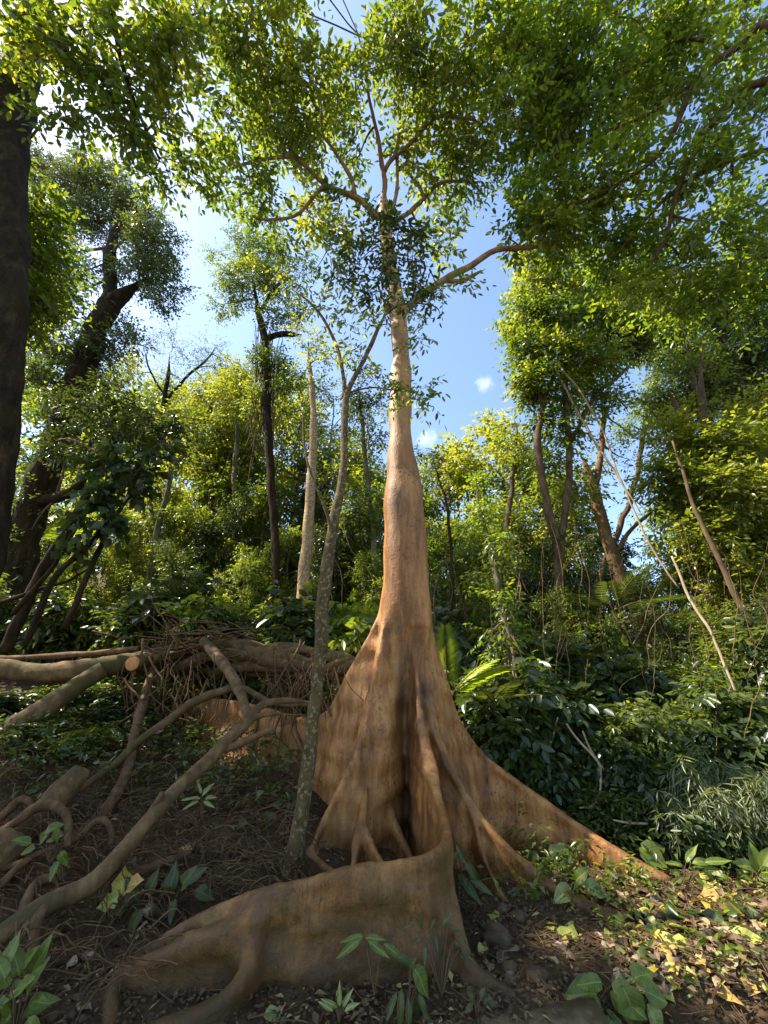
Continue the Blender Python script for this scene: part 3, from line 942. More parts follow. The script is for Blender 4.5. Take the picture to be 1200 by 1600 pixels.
def wood_part(root, name, rows, mat, sides=12, amp=0.03, seed=0, rough=0.07, n=None, label=None):
    P, R = stem(rows, n, amp, seed)
    if name != 'log_trunk': R = R * np.clip((1 - np.linspace(0, 1, len(R))) / 0.22, 0.18, 1)
    o = Tubes(sides).add(P, R, rough).build(name, M[mat], root)
    if label: o['label'] = label
    return P, R


def stem_t(px_pts, n=None, amp=0.0, seed=0):
    rows = []
    for (px, py, t, w) in px_pts:
        p = att(px, py, t); rows.append((*p, w * t / F_PX))
    S = smooth_path(rows, n or max(6, len(rows) * 5))
    P, R = S[:, :3], np.maximum(S[:, 3], 0.003)
    return (wobble(P, amp, seed) if amp else P), R


def limb_t(root, rows, mat, name='limb', sides=9, amp=0.05, seed=0):
    P, R = stem_t(rows, None, amp, seed)
    Tubes(sides).add(P, R, 0.05).build(name, M[mat], root)
    return P, R


# ------------------------------------------------------------------ the fig: limbs and crown
M['fig_limb'] = bark_mat('fig_limb', (0.09, 0.055, 0.034), (0.21, 0.135, 0.085), (0.34, 0.24, 0.16), scale=5, stretch=0.6, bump=0.25)
fc = Crown(0.17, 8, 0.44, 0.22, (0.35, 0.7), density=0.95)
FIG_LIMBS = [
    [(630, 482, 7.9, 8), (662, 458, 8.0, 8), (700, 435, 8.1, 7), (745, 405, 8.3, 6), (800, 386, 8.5, 4.5), (850, 380, 8.7, 3.5), (905, 370, 8.9, 2)],
    [(700, 436, 8.1, 5), (722, 440, 8.1, 5), (740, 432, 8.0, 4), (752, 424, 8.0, 2)],
    [(602, 345, 9.2, 7), (565, 315, 9.3, 6), (520, 290, 9.3, 5), (480, 262, 9.2, 4), (450, 245, 9.1, 3.5), (400, 252, 8.9, 3), (342, 268, 8.8, 2)],
    [(556, 306, 9.3, 5), (540, 265, 9.4, 4), (520, 235, 9.4, 3), (505, 208, 9.4, 2), (500, 150, 9.3, 1.5)],
    [(510, 286, 9.3, 4), (488, 305, 9.2, 3.5), (455, 338, 9.2, 3), (420, 346, 9.0, 2.5), (395, 338, 9.0, 2)],
    [(594, 338, 9.3, 6), (600, 280, 9.6, 5), (592, 220, 9.5, 4), (578, 150, 9.3, 3), (560, 60, 9.0, 2)],
    [(602, 270, 9.6, 4.5), (625, 235, 9.6, 4), (660, 200, 9.5, 3.5), (695, 180, 9.3, 3), (745, 186, 9.2, 2)],
    [(612, 335, 9.3, 4), (618, 270, 9.7, 3.5), (624, 200, 9.6, 3), (626, 100, 9.1, 2), (640, 20, 8.9, 1.5)],
    [(606, 362, 9.0, 5), (640, 335, 9.6, 4.5), (672, 300, 9.9, 4), (700, 285, 10, 3), (745, 284, 10, 2)],
    [(660, 312, 9.8, 3.5), (650, 285, 10, 3), (628, 255, 10, 2)],
    [(700, 180, 9.3, 2.5), (708, 140, 9.1, 2), (712, 90, 8.9, 1.5)],
]
for i, rows in enumerate(FIG_LIMBS):
    rows = [(a, b, c, d * 0.78) for a, b, c, d in rows]
    P, R = limb_t(FIG, rows, 'fig_limb', seed=i, amp=0.09)
    fc.wood(P, R, 0.3)
FIG_CLUMPS = []
for (x, y, t, r) in [(330, 60, 8.3, 62), (400, 30, 8.3, 60), (470, 55, 8.4, 60), (545, 30, 8.4, 62), (610, 55, 8.5, 56), (680, 30, 8.5, 60), (735, 70, 8.7, 50), (420, 125, 8.9, 60), (490, 130, 9, 55), (575, 110, 9.2, 48), (655, 125, 9.2, 52), (715, 125, 9.1, 48),
                     (300, 130, 8.6, 50), (365, 185, 8.9, 58), (440, 190, 9.1, 52), (530, 175, 9.5, 40), (680, 180, 9.4, 45), (745, 200, 9.4, 50), (330, 245, 8.9, 42), (390, 280, 9, 40), (425, 315, 9.1, 38), (480, 325, 9.3, 40), (460, 240, 9.3, 38), (440, 370, 9, 20), (530, 345, 9.6, 30),
                     (640, 240, 10, 38), (690, 300, 10, 38), (740, 270, 10, 45), (720, 340, 9.8, 40), (770, 330, 9.6, 42), (800, 375, 9, 32), (850, 360, 9, 40), (890, 345, 9, 36), (680, 370, 9.3, 30), (745, 400, 8.6, 22), (560, 250, 9.9, 30), (600, 180, 9.8, 30), (700, 240, 9.8, 40), (380, 100, 8.5, 50), (520, 85, 8.7, 50), (640, 80, 8.8, 44), (470, 160, 9.2, 40)]:
    if random.random() < (0.42 if y < 140 and 280 < x < 640 else 0.10): continue
    FIG_CLUMPS.append((x + random.uniform(-6, 6), y + random.uniform(-6, 6), t + random.uniform(-0.4, 0.4), r * 0.92, random.uniform(0.35, 0.75)))
for i in range(6):  # unseen clumps above the view, added to shade what lies below
    FIG_CLUMPS.append((random.uniform(120, 1050), random.uniform(-60, -420), random.uniform(8, 9.5), random.uniform(55, 80), 0.5))
fc.px(FIG_CLUMPS)
fc.lv.hi = True
fc.build(FIG, 'fig_leaf', keep=sun_gap)

# ------------------------------------------------------------------ nearer trees
def tree(name, label, stems, crown=None, leaf='fig_leaf', mat='bark_brown', clumps=(), clumps_t=(), group=None, cat='tree', limbs=(), amp=0.04, twig='twig', keep=None, seed=0, branch=True, n=None):
    p0 = at(*stems[0][0][:3])
    root = thing(name, label, cat, p0, group)
    if crown and p0.y < 6: crown.lv.hi = True
    for i, rows in enumerate(stems):
        P, R = wood_part(root, 'trunk' if i == 0 else 'limb', rows, mat, seed=seed + i, amp=amp, sides=14 if i == 0 else 8)
        if crown: crown.wood(P, R, 0.45 if i == 0 else 0.25)
    for i, rows in enumerate(limbs):
        P, R = limb_t(root, rows, mat, seed=seed + 20 + i)
        if crown: crown.wood(P, R, 0.2)
    if crown:
        crown.px(clumps, 'Y', branch=branch)
        crown.px(clumps_t, 't', branch=branch)
        crown.build(root, leaf, twig, keep)
    return root


def jit(rows, a=8, b=0.3):
    return [(r[0] + random.uniform(-a, a), r[1] + random.uniform(-a, a), r[2] + random.uniform(-b, b), r[3] * random.uniform(0.85, 1.12), r[4] if len(r) > 4 else random.uniform(0.3, 0.7)) for r in rows]


# dark mossy trunk at the left edge
tree('dark_mossy_tree', 'thick dark mossy trunk cut off by the left edge of the photo',
     [[(-110, 1300, 3.6, 40), (-70, 1000, 3.6, 38), (-34, 830, 3.6, 35), (-8, 650, 3.6, 32), (4, 480, 3.6, 30), (9, 330, 3.6, 28), (18, 200, 3.6, 25), (36, 100, 3.6, 23), (58, 10, 3.6, 20), (75, -90, 3.6, 18), (90, -260, 3.6, 10)],
      [(36, 110, 3.6, 8), (75, 60, 3.9, 6), (120, -10, 4.1, 5), (160, -120, 4.1, 4)]],
     Crown(0.16, 8, 0.45, 0.35, (0.3, 0.6), density=0.95), 'fig_leaf', 'bark_dark', amp=0.05,
     limbs=[[(120, -20, 6.6, 4), (128, 50, 6.8, 3), (138, 95, 6.9, 2)], [(240, -20, 7, 3), (258, 60, 7, 2.5), (262, 85, 7, 1.5)], [(150, -60, 6.5, 5), (200, 120, 6.8, 3), (225, 200, 7, 2.5), (250, 245, 7, 1.6)]],
     clumps_t=jit([(130, 40, 6.6, 55), (90, 110, 6.4, 42), (150, 110, 6.8, 46), (210, 50, 7, 52), (265, 40, 7.3, 52), (310, 20, 7.6, 45), (130, 165, 6.7, 36), (180, 180, 6.8, 38), (220, 140, 7, 42), (270, 110, 7.2, 48), (240, 205, 7, 36), (285, 190, 7.3, 44), (300, 250, 7.4, 36), (318, 290, 7.4, 20), (60, 60, 6, 32), (75, 175, 6.5, 25), (235, 265, 7, 20), (262, 290, 7.1, 14), (30, 20, 5.5, 30), (170, 10, 6.8, 50)]), seed=3, keep=sun_gap)

LC = Crown(0.16, 8, 0.46, 0.25, (0.4, 0.8), density=1.35)  # tree added outside the left edge so its crown shades the fig's foot
_cl = []
for i in range(46):
    _cl.append((random.uniform(-11.5, -7.2), random.uniform(1.6, 5.9), random.uniform(8.6, 12.2)))
_r = thing('added_shade_tree', 'added shade tree outside the left edge whose outer leaves reach into the top left', 'tree', (-9.5, 3.6, ground_z(-9.5, 3.6)))
for nm, pp, rr in (('trunk', [(-9.5, 3.6, -0.3), (-9.4, 3.6, 3), (-9.2, 3.7, 6), (-9.3, 3.6, 9)], (0.32, 0.26, 0.22, 0.14)), ('limb', [(-9.2, 3.7, 6.5), (-8.2, 4.4, 8.4), (-7.3, 4.8, 10)], (0.12, 0.09, 0.04)), ('limb', [(-9.2, 3.7, 7), (-8.6, 2.8, 9), (-7.6, 2.3, 10.6)], (0.12, 0.08, 0.04)), ('limb', [(-9.3, 3.6, 8), (-10.2, 4.2, 9.6), (-10.8, 4.6, 11)], (0.1, 0.07, 0.04))):
    S_ = smooth_path([(*a, b) for a, b in zip(pp, rr)], 16)
    Tubes(10).add(wobble(S_[:, :3], 0.1, 5), S_[:, 3], 0.06).build(nm, M['bark_dark'], _r)
    LC.wood(S_[:, :3], S_[:, 3], 0.4)
for c_ in _cl: LC.clump(c_, random.uniform(0.6, 1.0), tint=random.uniform(.3, .7))
LC.build(_r, 'fig_leaf')

# epiphyte covered leaning tree on the left
epi = Crown(0.11, 9, 0.5, 0.2, (0.3, 0.6), density=2.0)
tree('leaning_mossy_tree', 'leaning forked tree hung with moss in front of the bright left sky',
     [[(5, 1010, 9, 24), (30, 880, 9, 23), (62, 760, 9, 21), (95, 680, 9, 20), (128, 590, 9, 18), (152, 510, 9, 15), (178, 472, 9, 13), (205, 452, 9, 11), (228, 434, 9, 9)],
      [(160, 498, 9, 11), (172, 450, 9, 10), (170, 405, 9, 9), (182, 360, 9, 6), (200, 310, 9, 3)],
      [(55, 790, 9, 9), (110, 770, 8.6, 8), (140, 745, 8.3, 5)]],
     epi, 'blue_leaf', 'bark_dark', seed=11, amp=0.06,
     clumps=jit([(170, 290, 9.2, 46), (215, 330, 9.2, 46), (240, 380, 9, 46), (215, 420, 9, 40), (262, 440, 9, 34), (150, 340, 9.4, 42), (110, 300, 9.4, 44), (140, 270, 9.4, 36), (70, 270, 9.6, 38), (80, 340, 9.4, 40), (60, 410, 9, 38), (90, 460, 9, 38), (120, 430, 9.2, 28), (70, 520, 9, 38), (110, 560, 9, 34), (60, 600, 9, 36), (160, 560, 9.2, 30), (200, 540, 9.4, 30), (250, 470, 9, 20), (280, 455, 9, 14), (185, 490, 9, 18), (50, 780, 8.9, 24), (85, 700, 8.9, 26), (115, 630, 8.9, 24), (140, 560, 8.9, 22), (150, 510, 8.9, 18), (30, 850, 8.9, 24), (172, 430, 9, 16)], 6), keep=sun_gap)

# dark-leaved tree with dense foliage
tree('dark_leaved_tree', 'dark leaved small tree with a dense drooping head left of the tall pole tree',
     [[(10, 1020, 7, 9), (60, 900, 7, 8), (110, 820, 7, 7), (150, 740, 7, 6), (185, 680, 7, 5), (215, 640, 7, 3)],
      [(120, 805, 7, 5), (180, 760, 7, 4), (230, 720, 7, 2)]],
     Crown(0.12, 9, 0.5, 0.4, (0.25, 0.5), density=1.5), 'dark_leaf', 'bark_dark',
     clumps=jit([(165, 620, 7.2, 34), (205, 640, 7.2, 36), (250, 650, 7.2, 36), (285, 668, 7.2, 26), (150, 665, 7.2, 36), (200, 690, 7, 34), (115, 640, 7.4, 26), (245, 690, 7, 30), (120, 700, 7.2, 28), (290, 700, 7.1, 18), (90, 690, 7.2, 24)], 5), seed=21)

# big-leaved climber cluster
tree('large_leaved_climber', 'dark climber with large round leaves hanging over slender bent stems at left',
     [[(40, 1010, 6, 5), (90, 900, 6, 4.5), (150, 840, 6, 4), (185, 780, 6, 3), (215, 735, 6, 2)],
      [(100, 985, 6.2, 5), (145, 880, 6.2, 4.5), (180, 810, 6.2, 3.5), (215, 760, 6.2, 2)],
      [(20, 960, 6.1, 4), (70, 900, 6.1, 3.6), (105, 850, 6.1, 3), (135, 800, 6.1, 2)],
      [(-10, 945, 6.3, 3), (50, 925, 6.3, 3), (110, 905, 6.3, 2.5), (150, 880, 6.3, 2)]],
     Crown(0.2, 6, 0.75, 0.5, (0.2, 0.4), density=1.2), 'dark_leaf', 'bark_dark',
     clumps=jit([(170, 730, 6, 26), (210, 720, 6, 26), (250, 712, 6, 24), (200, 760, 6, 24), (150, 760, 6, 22), (235, 745, 6, 22), (180, 800, 6, 18), (140, 810, 6, 16), (120, 860, 6, 14)], 4), cat='climbing plant', seed=31)

# slender yellow-green tree
tree('slender_yellow_tree', 'slender dark stem with airy yellow green leaves glowing against the left sky',
     [[(330, 960, 14, 4), (330, 770, 14, 4), (312, 715, 14, 3.5), (320, 665, 14, 3), (336, 622, 14, 2.5), (352, 590, 14, 2)],
      [(314, 705, 14, 3), (345, 745, 13.6, 2.5), (362, 700, 13.6, 2)], [(352, 780, 14, 3), (372, 730, 14, 2.5), (395, 700, 14, 2)]],
     Crown(0.15, 9, 0.5, 0.2, (0.4, 0.8), density=0.75), 'yellow_leaf', 'bark_brown',
     clumps=jit([(330, 620, 14, 34), (365, 640, 14, 36), (345, 670, 14, 40), (380, 690, 14.5, 36), (320, 700, 14, 30), (355, 730, 14, 38), (390, 650, 15, 30), (400, 730, 14.5, 30), (310, 650, 14.2, 22), (370, 600, 14.5, 22)]), seed=41)

# fine-leaved bluish tree
tree('fine_twigged_tree', 'thin crowned tree of fine dark twigs against the pale sky at left',
     [[(245, 900, 15, 4), (250, 720, 15, 4), (255, 640, 15, 3.5), (262, 590, 15, 3), (265, 550, 15, 2)],
      [(258, 630, 15, 2.6), (290, 590, 15, 2), (325, 560, 15, 1.6), (338, 540, 15, 1)], [(258, 620, 15, 2), (235, 580, 15, 1.6), (225, 545, 15, 1)]],
     Crown(0.10, 8, 0.45, 0.2, (0.4, 0.9), density=0.55), 'blue_leaf', 'bark_dark',
     clumps=jit([(235, 555, 15, 26), (270, 545, 15, 28), (305, 565, 15, 24), (335, 550, 15, 28), (345, 585, 15, 26), (280, 590, 15, 28), (240, 600, 15, 26), (315, 600, 15, 22), (360, 570, 15, 16), (215, 580, 15, 20)]), seed=51)

# vine-draped broken trunk
vd = Crown(0.12, 9, 0.48, 0.25, (0.3, 0.65), density=1.3)
VT = tree('vine_draped_tree', 'dark broken trunk draped in dry vines with a leafy top left of the tan trunk',
     [[(436, 1010, 11, 7), (430, 850, 11, 6.5), (424, 760, 11, 6.5), (420, 690, 11, 6.5), (416, 620, 11, 6.5), (418, 575, 11, 6), (413, 530, 11, 6), (406, 495, 11, 5), (398, 455, 11, 4), (390, 410, 11, 2)],
      [(414, 530, 11, 5), (440, 522, 11, 5), (472, 523, 11, 4)], [(404, 490, 11, 3), (430, 450, 11, 2.6), (460, 430, 11, 2)]],
     vd, 'fig_leaf', 'bark_dark',
     clumps=jit([(380, 390, 11, 32), (420, 400, 11, 34), (400, 430, 11, 34), (365, 430, 11, 28), (440, 440, 11, 30), (385, 470, 11, 26), (350, 470, 11, 20), (460, 480, 11, 24), (430, 500, 11, 26), (410, 560, 10.8, 24), (440, 575, 11, 26), (450, 610, 11.2, 30), (400, 620, 11.3, 20), (460, 660, 11.4, 28), (335, 400, 11, 14), (475, 410, 11, 18), (435, 375, 11, 18)], 6), seed=61, keep=sun_gap)
vt = Tubes(4)
for i in range(60):
    x = random.gauss(416, 15); y0 = random.uniform(500, 600); l = random.uniform(60, 170)
    P, R = stem([(x, y0, 11 + random.uniform(-.4, .4), 0.5), (x + random.uniform(-14, 8), y0 + l * 0.5, 11, 0.5), (x + random.uniform(-26, 12), y0 + l, 11, 0.4)], 7, 0.06, i)
    vt.add(P, R, cap=False)
vt.build('hanging_vines', M['twig'], VT, kind='stuff')

# pale straight trunk
tree('pale_trunk_tree', 'straight pale spotted trunk behind the slim pole tree',
     [[(462, 1060, 10, 10.5), (470, 960, 10, 10), (480, 850, 10, 8.5), (487, 740, 10, 7), (490, 660, 10, 5.5), (487, 610, 10, 4.5), (483, 560, 10, 3.5), (482, 520, 10, 2)]],
     Crown(0.12, 9, 0.45, 0.25, (0.3, 0.6), density=0.6), 'yellow_leaf', 'bark_pale',
     clumps=jit([(478, 540, 10, 22), (496, 560, 10, 20), (470, 510, 10, 18), (500, 610, 10.3, 24), (470, 590, 10.3, 20)], 4), seed=71, amp=0.02)

# slim lichened pole tree in front
pole_c = Crown(0.125, 8, 0.40, 0.3, (0.25, 0.5), density=0.9)
POLE = tree('pole_tree', 'slim lichen spotted pole tree forking in front of the tan trunk',
     [[(447, 1395, 4.42, 14.28), (462, 1320, 4.42, 13.44), (470, 1270, 4.42, 12.18), (488, 1150, 4.42, 10.5), (500, 1010, 4.42, 9.66), (512, 880, 4.42, 9.24), (530, 780, 4.42, 7.14), (538, 690, 4.42, 5.46), (538, 640, 4.42, 5.04), (543, 612, 4.42, 4.37), (565, 570, 4.42, 3.61), (588, 520, 4.42, 3.02), (605, 480, 4.42, 2.52), (608, 420, 4.42, 2.02), (600, 350, 4.42, 1.26)],
      [(538, 622, 4.42, 3.78), (536, 590, 4.42, 3.36), (524, 535, 4.42, 2.69), (502, 492, 4.42, 2.18), (478, 468, 4.42, 1.68), (440, 440, 4.42, 1.18)],
      [(545, 615, 4.42, 1.68), (580, 606, 4.40, 1.26), (615, 609, 4.38, 1.09), (650, 612, 4.36, 0.84)],
      [(519, 850, 4.42, 3.36), (512, 800, 4.3, 2.52), (486, 740, 4.2, 2.1), (474, 690, 4.2, 1.68), (474, 625, 4.2, 2.1)],
      [(600, 492, 4.42, 1.68), (630, 475, 4.42, 1.34), (680, 480, 4.42, 1.01), (690, 500, 4.42, 0.67)]],
     pole_c, 'dark_leaf', 'bark_lichen', seed=81, amp=0.025,
     clumps=jit([(540, 375, 4.42, 30), (580, 370, 4.3, 34), (620, 380, 4.3, 34), (560, 410, 4.42, 32), (600, 415, 4.3, 34), (640, 410, 4.4, 30), (650, 440, 4.4, 24), (530, 420, 4.5, 24), (610, 455, 4.4, 20), (670, 455, 4.4, 14), (510, 390, 4.5, 20), (655, 370, 4.5, 22), (575, 445, 4.4, 20)], 5))
spr = Crown(0.105, 7, 0.38, 0.45, (0.25, 0.4), density=0.5)
for (x, y, Y, r, n) in [(655, 605, 4.36, 13, 9), (668, 625, 4.36, 12, 8), (640, 490, 4.42, 15, 7), (690, 455, 4.42, 12, 7), (655, 530, 4.42, 8, 3), (556, 545, 4.42, 12, 4), (500, 480, 4.42, 14, 7), (470, 450, 4.42, 16, 8), (440, 430, 4.42, 14, 6), (590, 590, 4.4, 10, 4), (540, 500, 4.42, 14, 5), (575, 500, 4.42, 12, 4), (720, 445, 4.42, 8, 3), (628, 595, 4.36, 8, 4), (520, 560, 4.42, 10, 3)]:
    p = at(x, y, Y); spr.clump(p, r * depth(p) / F_PX, n=n, tint=0.75)
spr.lv.hi = True
o = spr.lv.build('leaf_sprays', M['fig_leaf'], POLE); spr.tw.build('sprig_twigs', M['twig'], POLE, kind='stuff')

# right side: two dark stems
R5 = Crown(0.17, 8, 0.45, 0.22, (0.35, 0.7), density=1.75)
tree('twin_stemmed_tree', 'dark twin stemmed tree standing right of the blue sky gap',
     [[(872, 1060, 10, 8), (872, 960, 10, 8), (870, 860, 10, 7), (852, 770, 10, 6), (840, 690, 10, 5.5), (850, 630, 10, 4.5), (870, 570, 10, 3), (880, 500, 10, 2)],
      [(872, 920, 10, 6), (880, 820, 10, 5.5), (890, 740, 10, 5), (885, 640, 10, 4), (882, 570, 10, 3), (865, 480, 10, 2)],
      [(893, 690, 10, 3.5), (930, 620, 10.2, 3), (985, 570, 10.4, 2.4), (1030, 500, 10.6, 1.6)], [(850, 640, 10, 3), (825, 560, 10, 2.4), (815, 470, 10, 1.6)]],
     R5, 'fig_leaf', 'bark_brown', seed=91,
     clumps=jit([(830, 440, 10, 34), (870, 430, 10, 38), (920, 430, 10.2, 42), (820, 490, 10, 32), (865, 490, 10, 40), (915, 500, 10.2, 44), (965, 480, 10.4, 44), (825, 545, 10, 34), (870, 550, 9.8, 40), (920, 560, 10.2, 44), (965, 545, 10.5, 40), (850, 600, 10, 36), (900, 610, 10, 36), (940, 620, 10.4, 28), (820, 610, 10, 26), (880, 660, 10, 30), (1000, 530, 10.5, 30), (840, 650, 10.1, 18), (800, 520, 10, 16), (870, 720, 10.2, 28), (900, 770, 10.4, 26), (830, 400, 9.8, 22)], 7), keep=sun_gap)

tree('pale_forked_tree', 'pale sunlit forked trunk with a mossy lower stem at the right',
     [[(1045, 1150, 10.6, 13), (1022, 1050, 10.8, 13), (995, 960, 11, 12), (965, 890, 11, 10), (945, 830, 11, 9), (930, 770, 11, 8), (915, 730, 11, 6), (905, 708, 11, 4)],
      [(930, 758, 11, 5), (938, 710, 11, 4.4), (942, 670, 11, 4), (945, 630, 11, 3)], [(958, 870, 11, 4), (985, 830, 11, 3), (1030, 790, 11, 2)]],
     Crown(0.12, 8, 0.45, 0.25, (0.35, 0.7), density=0.5), 'blue_leaf', 'deadwood', seed=101,
     clumps=jit([(955, 680, 11.4, 26), (985, 720, 11.4, 24), (950, 740, 11.6, 18), (985, 780, 11.4, 20), (920, 690, 11.4, 20), (1010, 800, 11.4, 20), (960, 620, 11.2, 26), (1000, 690, 11.5, 20)]))

# far right crowns
R4 = Crown(0.17, 8, 0.5, 0.22, (0.4, 0.8), density=1.7)
tree('broad_sunlit_tree', 'broad leafy tree with sunlit pale green clumps filling the right edge',
     [[(1190, 1150, 9.5, 14), (1175, 1000, 9.5, 13), (1145, 900, 9.5, 11), (1120, 800, 9.5, 9), (1105, 700, 9.5, 7), (1095, 600, 9.5, 5), (1100, 500, 9.5, 3)],
      [(1150, 910, 9.5, 6), (1185, 820, 9.3, 5), (1215, 740, 9.2, 3)], [(1110, 740, 9.5, 5), (1070, 660, 9.6, 4), (1040, 600, 9.7, 2)], [(1130, 850, 9.5, 5), (1080, 800, 9.6, 4), (1040, 770, 9.7, 2)]],
     R4, 'yellow_leaf', 'bark_brown', seed=111,
     clumps=jit([(1040, 680, 9.8, 34), (1080, 700, 9.6, 40), (1130, 690, 9.4, 44), (1180, 700, 9.2, 46), (1030, 740, 9.8, 34), (1075, 760, 9.6, 42), (1125, 770, 9.4, 46), (1180, 780, 9.2, 48), (1060, 820, 9.6, 38), (1110, 850, 9.5, 44), (1170, 860, 9.2, 48), (1200, 920, 9, 44), (1090, 900, 9.6, 34), (1140, 930, 9.4, 34), (1045, 780, 9.7, 26), (1190, 640, 9.1, 44)]), keep=sun_gap)
tree('dark_right_tree', 'tall dark leaved tree above the sunlit clumps at the right edge',
     [[(1240, 1150, 12, 14), (1210, 900, 12, 13), (1180, 700, 12, 10), (1150, 600, 12, 8), (1120, 520, 12, 6), (1100, 440, 12, 3)],
      [(1150, 600, 12, 5), (1090, 560, 12, 4), (1040, 540, 12, 2)]],
     Crown(0.16, 9, 0.48, 0.25, (0.4, 0.8), density=1.6), 'dark_leaf', 'bark_dark', seed=121,
     clumps=jit([(1060, 640, 12, 36), (1110, 620, 12, 40), (1080, 580, 12, 40), (1140, 560, 12, 42), (1180, 600, 12, 44), (1050, 540, 12, 36), (1100, 510, 12, 42), (1160, 490, 12, 46), (1195, 540, 12, 40), (1060, 470, 12, 38), (1120, 440, 12, 42), (1180, 420, 12, 44), (1015, 500, 12, 30), (1020, 640, 12.2, 22), (1020, 450, 12, 34), (1000, 400, 12, 32)]), keep=sun_gap)

# overhanging canopy from a tree that stands right of the frame
OV = Crown(0.155, 8, 0.46, 0.22, (0.35, 0.7), density=1.2)
LMB = [[(1330, 120, 7.0, 20), (1200, 40, 7.6, 9), (1150, 75, 7.8, 7.5), (1085, 130, 8, 6.5), (1040, 230, 8.2, 5.5), (960, 290, 8.4, 4), (880, 325, 8.6, 3), (830, 345, 8.7, 2)],
       [(1330, 160, 7.0, 18), (1195, 130, 7.6, 8), (1140, 165, 7.8, 7), (1100, 215, 8, 6), (1060, 290, 8.1, 5), (1040, 370, 8.3, 4), (1000, 440, 8.6, 2.5)],
       [(1330, 250, 7.0, 16), (1200, 235, 7.8, 5), (1120, 260, 8.1, 4.5), (1040, 310, 8.3, 3.5), (960, 400, 8.6, 2)],
       [(1150, 75, 7.8, 4), (1060, 60, 8, 3), (980, 110, 8.1, 2.6), (900, 120, 8.3, 2), (830, 150, 8.4, 1.5)],
       [(1330, 420, 7.4, 10), (1200, 400, 8.4, 4), (1130, 440, 8.6, 3), (1060, 490, 8.8, 2)],
       [(1085, 130, 8, 4), (1010, 180, 8.2, 3), (930, 215, 8.4, 2.4), (850, 280, 8.6, 1.6)]]
tree('overhanging_tree', 'tree outside the right edge whose dark boughs overhang the top right',
     [[(1500, 1300, 5.5, 60), (1440, 900, 5.5, 50), (1400, 500, 5.5, 40), (1340, 200, 5.5, 28), (1300, 60, 5.5, 20)]],
     OV, 'fresh_leaf', 'bark_brown', limbs=[[(a, b, c, d * 0.72) for a, b, c, d in q] for q in LMB], seed=131,
     clumps_t=jit([(780, 30, 8.4, 50), (840, 40, 8.4, 54), (900, 40, 8.3, 54), (960, 30, 8.2, 54), (1020, 40, 8.1, 52), (1090, 30, 8, 50), (1160, 20, 7.9, 46), (800, 100, 8.5, 48), (860, 110, 8.4, 52), (920, 120, 8.4, 52), (985, 115, 8.3, 50), (1050, 90, 8.2, 44), (1130, 100, 8, 40), (1185, 90, 8, 42), (790, 170, 8.6, 44), (850, 180, 8.6, 50), (910, 190, 8.5, 50), (970, 200, 8.4, 46), (1030, 170, 8.3, 40), (1100, 170, 8.1, 36), (1170, 180, 8, 44), (820, 250, 8.8, 48), (880, 255, 8.7, 50), (940, 260, 8.6, 48), (1000, 260, 8.5, 42), (1080, 250, 8.3, 38), (1150, 270, 8.2, 46), (1190, 320, 8.2, 44), (850, 310, 8.9, 44), (910, 325, 8.8, 46), (970, 330, 8.7, 46), (1030, 340, 8.5, 40), (1100, 340, 8.4, 46), (1150, 390, 8.5, 46), (1190, 440, 8.5, 44), (1060, 410, 8.7, 44), (1000, 400, 8.8, 44), (940, 395, 8.9, 40), (890, 380, 9, 34), (1110, 460, 8.8, 42), (1040, 470, 9, 38), (980, 455, 9, 34), (845, 380, 9, 28), (1170, 500, 8.8, 40)]), keep=sun_gap)

# ------------------------------------------------------------------ copies of things
def copy_thing(root, loc, rz, scale, label, group=None):
    c = root.copy(); col.objects.link(c)
    c.location = loc; c.rotation_euler = (0, 0, rz); c.scale = (scale[0], scale[0], scale[1])
    c['label'] = label
    if group: c['group'] = group
    for ch in root.children:
        d = ch.copy(); col.objects.link(d); d.parent = c
        for g in ch.children:
            e = g.copy(); col.objects.link(e); e.parent = d
    return c


# ------------------------------------------------------------------ forest behind
def proto_tree(name, leaf, L, H, rad, seed, dens=1.0, mat='bark_brown', low=0.12, droop=0.3):
    root = thing(name, 'x', 'tree')
    c = Crown(L, 9, 0.48, droop, (0.4, 0.9), density=dens * 0.55)
    P = wobble([(0.15 * math.sin(z * 0.5 + seed), 0.12 * math.cos(z * 0.7 + seed), z) for z in np.linspace(-0.8, H * 0.95, 14)], 0.15, seed)
    R = np.linspace(0.14, 0.02, 14)
    Tubes(7).add(P, R, 0.05).build('trunk', M[mat], root)
    c.wood(P, R, 0.2)
    r = random.Random(seed)
    NC = 20
    for i in range(NC):
        z = H * (low + (1 - low) * (i + 0.5) / NC)
        k = math.sin(PI * min(1, max(0.12, (z / H - low * 0.5)))) ** 0.6
        a = r.uniform(0, 2 * PI); q = rad * k * r.uniform(0.25, 1.0)
        c.clump((q * math.cos(a), q * math.sin(a), z), r.uniform(0.4, 1.0) * rad * 0.44, tint=r.uniform(0.25, 0.8))
    c.build(root, leaf)
    return root


